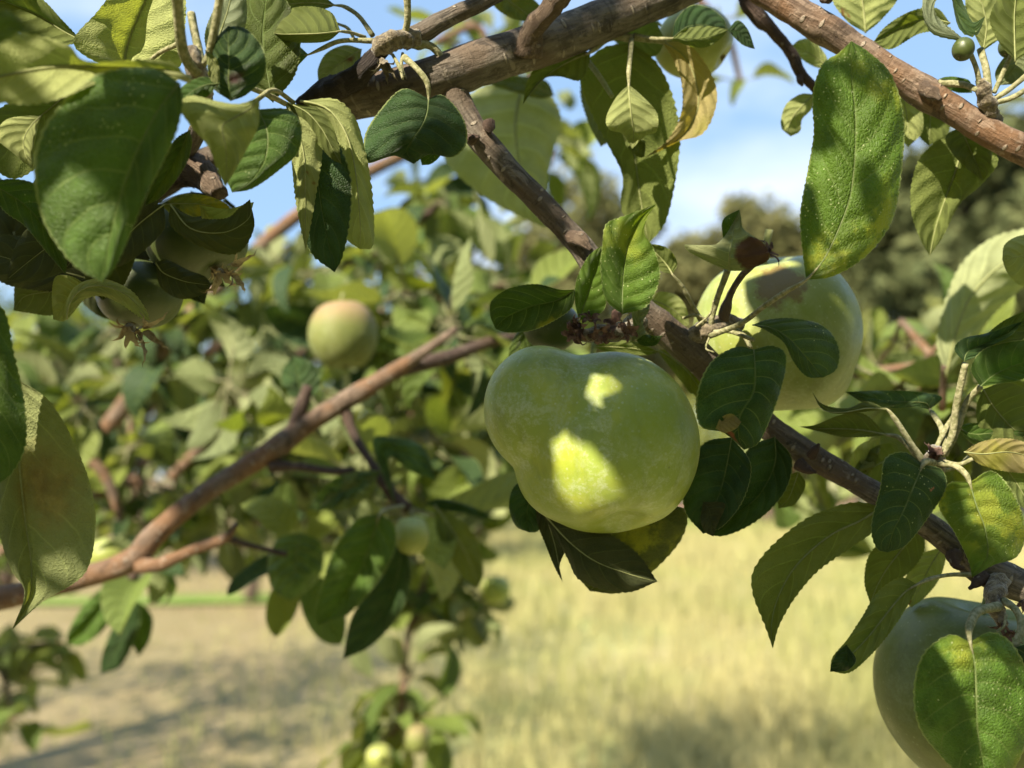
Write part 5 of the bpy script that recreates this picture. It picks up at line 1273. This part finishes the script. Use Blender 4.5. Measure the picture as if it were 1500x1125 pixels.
leafy('sparse pale shoot against the sky at top centre right', [(1000, -20, .9, 6), (1060, 40, .9, 5), (1085, 120, .9, 4)], [(1060, 30, .9, 5, 80), (1080, 120, .9, 3, 70), (1030, 70, .9, 5, 80)], 16, ('f2', 'f2', 'f2'))
leafy('leafy shoot at the left edge below the big leaf', [(-60, 860, .9, 6), (0, 810, .9, 5), (40, 780, .9, 4)], scat(17, 5, -40, 60, 720, 790, .8, 1.1), 17)
# specific soft leaves
sr = thing('leafy_twig', P(1385, 560, .40), 'bright broad leaf striped with stalk shadows at the right edge', 'branch')
ptube('wood', [(1380, 600, .42, 5), (1382, 560, .41, 5), (1384, 535, .40, 5)], sr, M['bark3'], 8, 8)
leaf(sr, .40, (1386, 552), (1570, 335), [[(1372, 500), (1388, 430), (1412, 382), (1455, 348), (1510, 334)], [(1400, 490), (1422, 435), (1462, 392), (1515, 362)], [(1415, 520), (1452, 465), (1500, 420), (1550, 380)]], 'f2', 'L', z=(6, -6, 6), rib=2, wav=3)
bt = thing('leafy_twig', P(760, 120, .40), 'large bright translucent leaf behind the start of the forked limb', 'branch')
ptube('wood', [(800, 90, .42, 5), (780, 110, .41, 4), (765, 120, .40, 4)], bt, M['bark2'], 8, 8)
leaf(bt, .40, (765, 122), (800, 335), [[(700, 130), (645, 195), (660, 245), (720, 295)], [(755, 180), (760, 235), (775, 285)], [(800, 132), (822, 175), (808, 230), (798, 290)]], 'f2', 'L', z=(4, -4, 4), rib=2.4, wav=2)
leaf(bt, .39, (812, 140), (712, 120), [[(800, 118), (770, 112), (735, 112)], [(790, 130), (765, 125), (735, 120)], [(790, 145), (765, 138), (735, 130)]], 'y', 'L', rib=1.2, n=30)
# blurred apples
apple(503, 490, .60, 50, 54, 'apple4', 'round green apple with a pink blush in the left centre', axis=(-0.1, 0, 1), group=GA, n=40, seed=11)
apple(158, 812, .70, 30, 24, 'apple6', 'small yellow apple above the reddish branch at left', axis=(0.6, 0, 1), group=GA, n=30, seed=12)
apple(603, 784, .455, 26, 31, 'apple6', 'small pale apple hanging among leaves below the centre', axis=(0, 0, 1), group=GA, n=30, seed=13)
apple(726, 864, 1.0, 22, 22, 'apple', 'small soft green apple left of the dark leaf under the big apple', group=GA, n=24, seed=14)
apple(556, 1108, .86, 20, 18, 'apple6', 'small yellow green apple at the bottom edge of the drooping tip', group=GA, n=24, seed=15)
apple(612, 1082, .86, 18, 22, 'apple4', 'yellowish apple right of the stalks in the drooping tip', group=GA, n=24, seed=16)
for q_, (x_, y_, n_) in enumerate(((560, 1085, 'leftmost'), (590, 1095, 'middle'), (625, 1100, 'rightmost'))):
    ptube('stalk', [(583 + q_ * 3, 1045, .93, 3), ((583 + x_) / 2 + 4, 1062, .92, 3), (x_, y_, .92, 4)], bot, M['stalk'], 10, 8)
apple(26, 1034, 1.25, 15, 15, 'apple', 'small bright green apple in the bottom left corner', group=GA, n=24, seed=17)
apple(386, 372, .9, 22, 18, 'apple6', 'yellow blurred apple just above the blushed one', group=GA, n=24, seed=18)
# ================================================================== unseen leaves added above and behind the camera, arranged to shade the fruit
def in_frame(p, m=60):
    q = p - CAM
    z = q.dot(FW)
    if z < 0.02:
        return False
    x = 750 + FPX * q.dot(RT) / z
    y = 562.5 - FPX * q.dot(UP) / z
    e = m + 0.05 / z * FPX
    return -e < x < 1500 + e and -e < y < 1125 + e
# places the sun reaches: (px, py, depth, clear radius in photo pixels at that depth)
LIT = [(846, 702, .257, 33), (815, 640, .257, 13), (828, 672, .257, 24), (874, 556, .264, 13),
       (60, 75, .215, 34), (110, 120, .215, 26), (20, 60, .21, 30), (180, 30, .27, 40), (25, 210, .262, 24), (40, 300, .25, 18), (150, 360, .205, 40), (450, 50, .27, 26), (410, 88, .272, 22), (470, 175, .262, 14),
       (205, 50, .27, 60), (140, 380, .205, 30), (175, 330, .205, 26), (340, 220, .235, 14), (395, 235, .243, 18),
       (600, 118, .275, 26), (560, 145, .275, 16), (860, 40, .27, 34), (740, 70, .27, 18),
       (520, 210, .27, 26), (520, 310, .27, 30), (1035, 180, .31, 26), (925, 160, .29, 20), (1020, 50, .30, 36),
       (836, 345, .27, 26), (955, 400, .262, 22), (930, 390, .262, 20), (1130, 392, .30, 22), (1045, 430, .31, 22), (1085, 500, .30, 14),
       (1200, 290, .252, 26), (1190, 60, .28, 60), (1270, 95, .275, 50), (1350, 150, .28, 40), (1430, 190, .28, 30), (1330, 40, .28, 30), (1250, 10, .29, 40),
       (1290, 180, .25, 18), (1470, 420, .40, 110), (1400, 480, .40, 60), (1390, 1060, .243, 60), (1450, 1080, .243, 60), (1400, 1010, .243, 30),
       (60, 610, .25, 20), (85, 640, .25, 14), (70, 870, .25, 24), (45, 890, .25, 16), (1460, 670, .27, 30), (1400, 720, .262, 14), (1480, 760, .262, 16),
       (1450, 20, .272, 26), (470, 40, .27, 24), (420, 85, .275, 20), (650, 25, .28, 20), (260, 80, .22, 20), (1340, 280, .30, 30),
       (230, 800, .47, 40), (500, 585, .49, 40), (570, 540, .5, 30), (100, 855, .46, 30), (580, 870, .45, 26), (500, 460, .6, 50), (1330, 600, .28, 16)]
shade_leaves = thing('apple_bough', CAM + SUN * 0.5 + Vector((0, 0, .05)), 'unseen leaves added overhead to cast dappled shade on the apples', 'branch', 'boughs of the apple tree')  # unseen holder for the leaves added to shade the fruit
rq = random.Random(31)
sx = SUN.cross(Vector((0, 0, 1))).normalized()
sy = sx.cross(SUN)
def s2(p):
    q = p - CAM
    return q.dot(sx), q.dot(sy)
LIT2 = [(s2(P(x, y, dd)), pxr(r * (1.5 if i > 3 and dd < .4 else .8), dd)) for i, (x, y, dd, r) in enumerate(LIT)]
cl = []
placed = []
for it in range(24000):
    px, py, dd = rq.uniform(-60, 1560), rq.uniform(-60, 1180), rq.uniform(.22, .36)
    if 9000 <= it < 13000:
        px, py, dd = rq.choice(((rq.uniform(270, 480), rq.uniform(600, 740), .48), (rq.uniform(-20, 80), rq.uniform(850, 890), .46), (rq.uniform(500, 640), rq.uniform(740, 960), .45)))
        if px > 650 and rq.random() < .5:
            continue
    if py < 60 and rq.random() < 0.5:
        continue
    t = rq.uniform(.26, .62) if it < 5200 or it > 13000 else rq.uniform(.8, 1.6)
    c = P(px, py, dd) + SUN * t
    if in_frame(c):
        continue
    L = rq.choice((.075, .07, .06, .045, .03))
    if it in (5200, 9000, 13000):
        placed = []
    if it >= 13000:
        L = rq.choice((.03, .022, .016))
    a = rq.random() * 6.283
    dirv = (sx * math.cos(a) + sy * math.sin(a) + SUN * rq.uniform(-.35, .35)).normalized()
    ok = True
    # capsule of the blade in the sun's view
    ax_, ay_ = s2(c - dirv * L * .5)
    bx_, by_ = s2(c + dirv * L * .5)
    for (ux, uy), r in LIT2:
        vx, vy = bx_ - ax_, by_ - ay_
        f = max(0, min(1, ((ux - ax_) * vx + (uy - ay_) * vy) / (vx * vx + vy * vy)))
        if math.hypot(ax_ + f * vx - ux, ay_ + f * vy - uy) < r + L * .25:
            ok = False
            break
    if not ok or (9000 <= it < 13000 and rq.random() < .1):
        continue
    cx_, cy_ = s2(c)
    if sum(1 for q in placed if math.hypot(q[0] - cx_, q[1] - cy_) < L * .33) > 0:
        continue
    placed.append((cx_, cy_))
    cl.append((c, dirv, L))
print('canopy leaves', len(cl))
for x, y, dd, L, t, a in ((800, 522, .262, .022, .30, 1.3), (950, 520, .262, .026, .31, 1.2), (965, 560, .262, .026, .30, .8), (800, 545, .262, .034, .32, 1.9), (930, 620, .256, .026, .29, 2.9), 
                          (960, 620, .256, .036, .31, .2), (950, 690, .256, .034, .30, 1.5), (1190, 500, .30, .05, .33, .5), (1220, 560, .30, .05, .33, 1.5), (1170, 440, .30, .036, .33, 2.2),
                          (1330, 950, .29, .06, .31, .4), (1320, 1040, .29, .06, .32, 1.4), (1380, 900, .29, .05, .33, 2.2), (1360, 1090, .28, .06, .31, .9),
                          (330, 350, .27, .05, .30, .4), (250, 400, .27, .05, .30, 1.4), (180, 440, .27, .05, .31, .9), (230, 340, .27, .05, .31, 2.1), (300, 420, .27, .04, .31, .7)):
    c = P(x, y, dd) + SUN * t
    cl.append((c, (sx * math.cos(a) + sy * math.sin(a)).normalized(), L))  # leaf added sunward of the spot to keep it shaded
V, F, U, MI = [], [], [], []
for i, (c, dv, L) in enumerate(cl):
    if i < 90:
        put_leaf(shade_leaves, c - dv * L * .5, dv, SUN + Vector((rq.uniform(-.3, .3), rq.uniform(-.3, .3), 0)), L, 'f1', i)
        continue
    g = lib_leaf(i % 7, .3, .5, 0.1, n=8, m=4)
    y = dv; zz = (SUN - y * SUN.dot(y)).normalized(); x = y.cross(zz)
    b = len(V)
    o0 = c - dv * L * .5
    V += [o0 + (x * v.x + y * v.y + zz * v.z) * L for v in g[0]]
    U += g[2]
    F += [tuple(q + b for q in f) for f in g[1]]
o = mk('shade_foliage', V, F, M['f1'], shade_leaves, cl[90][0], U)
o['kind'] = 'stuff'
hub = CAM + SUN * 0.6
for k_ in range(5):
    e = cl[k_ * 17 % len(cl)][0]
    v, f, u = tube_geo([hub, hub.lerp(e, .5) + SUN * .08, e], [.006, .004, .002], 12, 8)
    mk('twig', v, f, M['bark'], shade_leaves, hub, u)
# neighbouring crown at the left, out of the picture, that shades the meadow
tree('orchard_tree', -4.6, 1.9, 4.9, 2.2, M['orchard'], 'orchard tree just out of view whose crown shades the meadow at left', 'tree', 'orchard trees across the field', leaf=0.06, seed=70, nclump=56, per=90, base=0.22)

tree('orchard_tree', -1.75, .35, 4.6, 0.95, M['orchard'], 'crown of the apple tree rising above the picture', 'tree', 'orchard trees across the field', leaf=0.05, seed=71, nclump=30, per=60, base=0.62)

tree('orchard_tree', 1.5, -2.3, 4.6, 1.7, M['orchard'], 'unseen orchard tree added behind the viewer to block sky light', 'tree', 'orchard trees across the field', leaf=0.08, seed=72, nclump=46, per=90, base=0.12)  # this tree and the next are added unseen to block sky light
tree('orchard_tree', 3.6, 0.2, 4.4, 1.7, M['orchard'], 'unseen orchard tree added on the right to block sky light', 'tree', 'orchard trees across the field', leaf=0.08, seed=73, nclump=46, per=90, base=0.12)

for i, (x, y, h, cr) in enumerate(((-1.2, -4.2, 3.0, 1.5), (-3.8, -1.2, 2.9, 1.3), (-2.6, -3.2, 2.4, 1.2), (3.2, -2.2, 4.8, 1.8), (0.2, -5.0, 5.0, 1.9))):  # unseen ring of trees added to cut sky fill on the shaded leaves
    tree('orchard_tree', x, y, h, cr, M['orchard'], ('low unseen tree added behind the viewer to the left to block sky light', 'unseen tree added beyond the left hand crown to block sky light', 'small unseen tree added behind the viewer to block sky light', 'tall unseen tree added behind the viewer to the right to block sky light', 'unseen tree added furthest behind the viewer to block sky light')[i],
         'tree', 'orchard trees across the field', leaf=0.09, seed=80 + i, nclump=40, per=80, base=0.08)
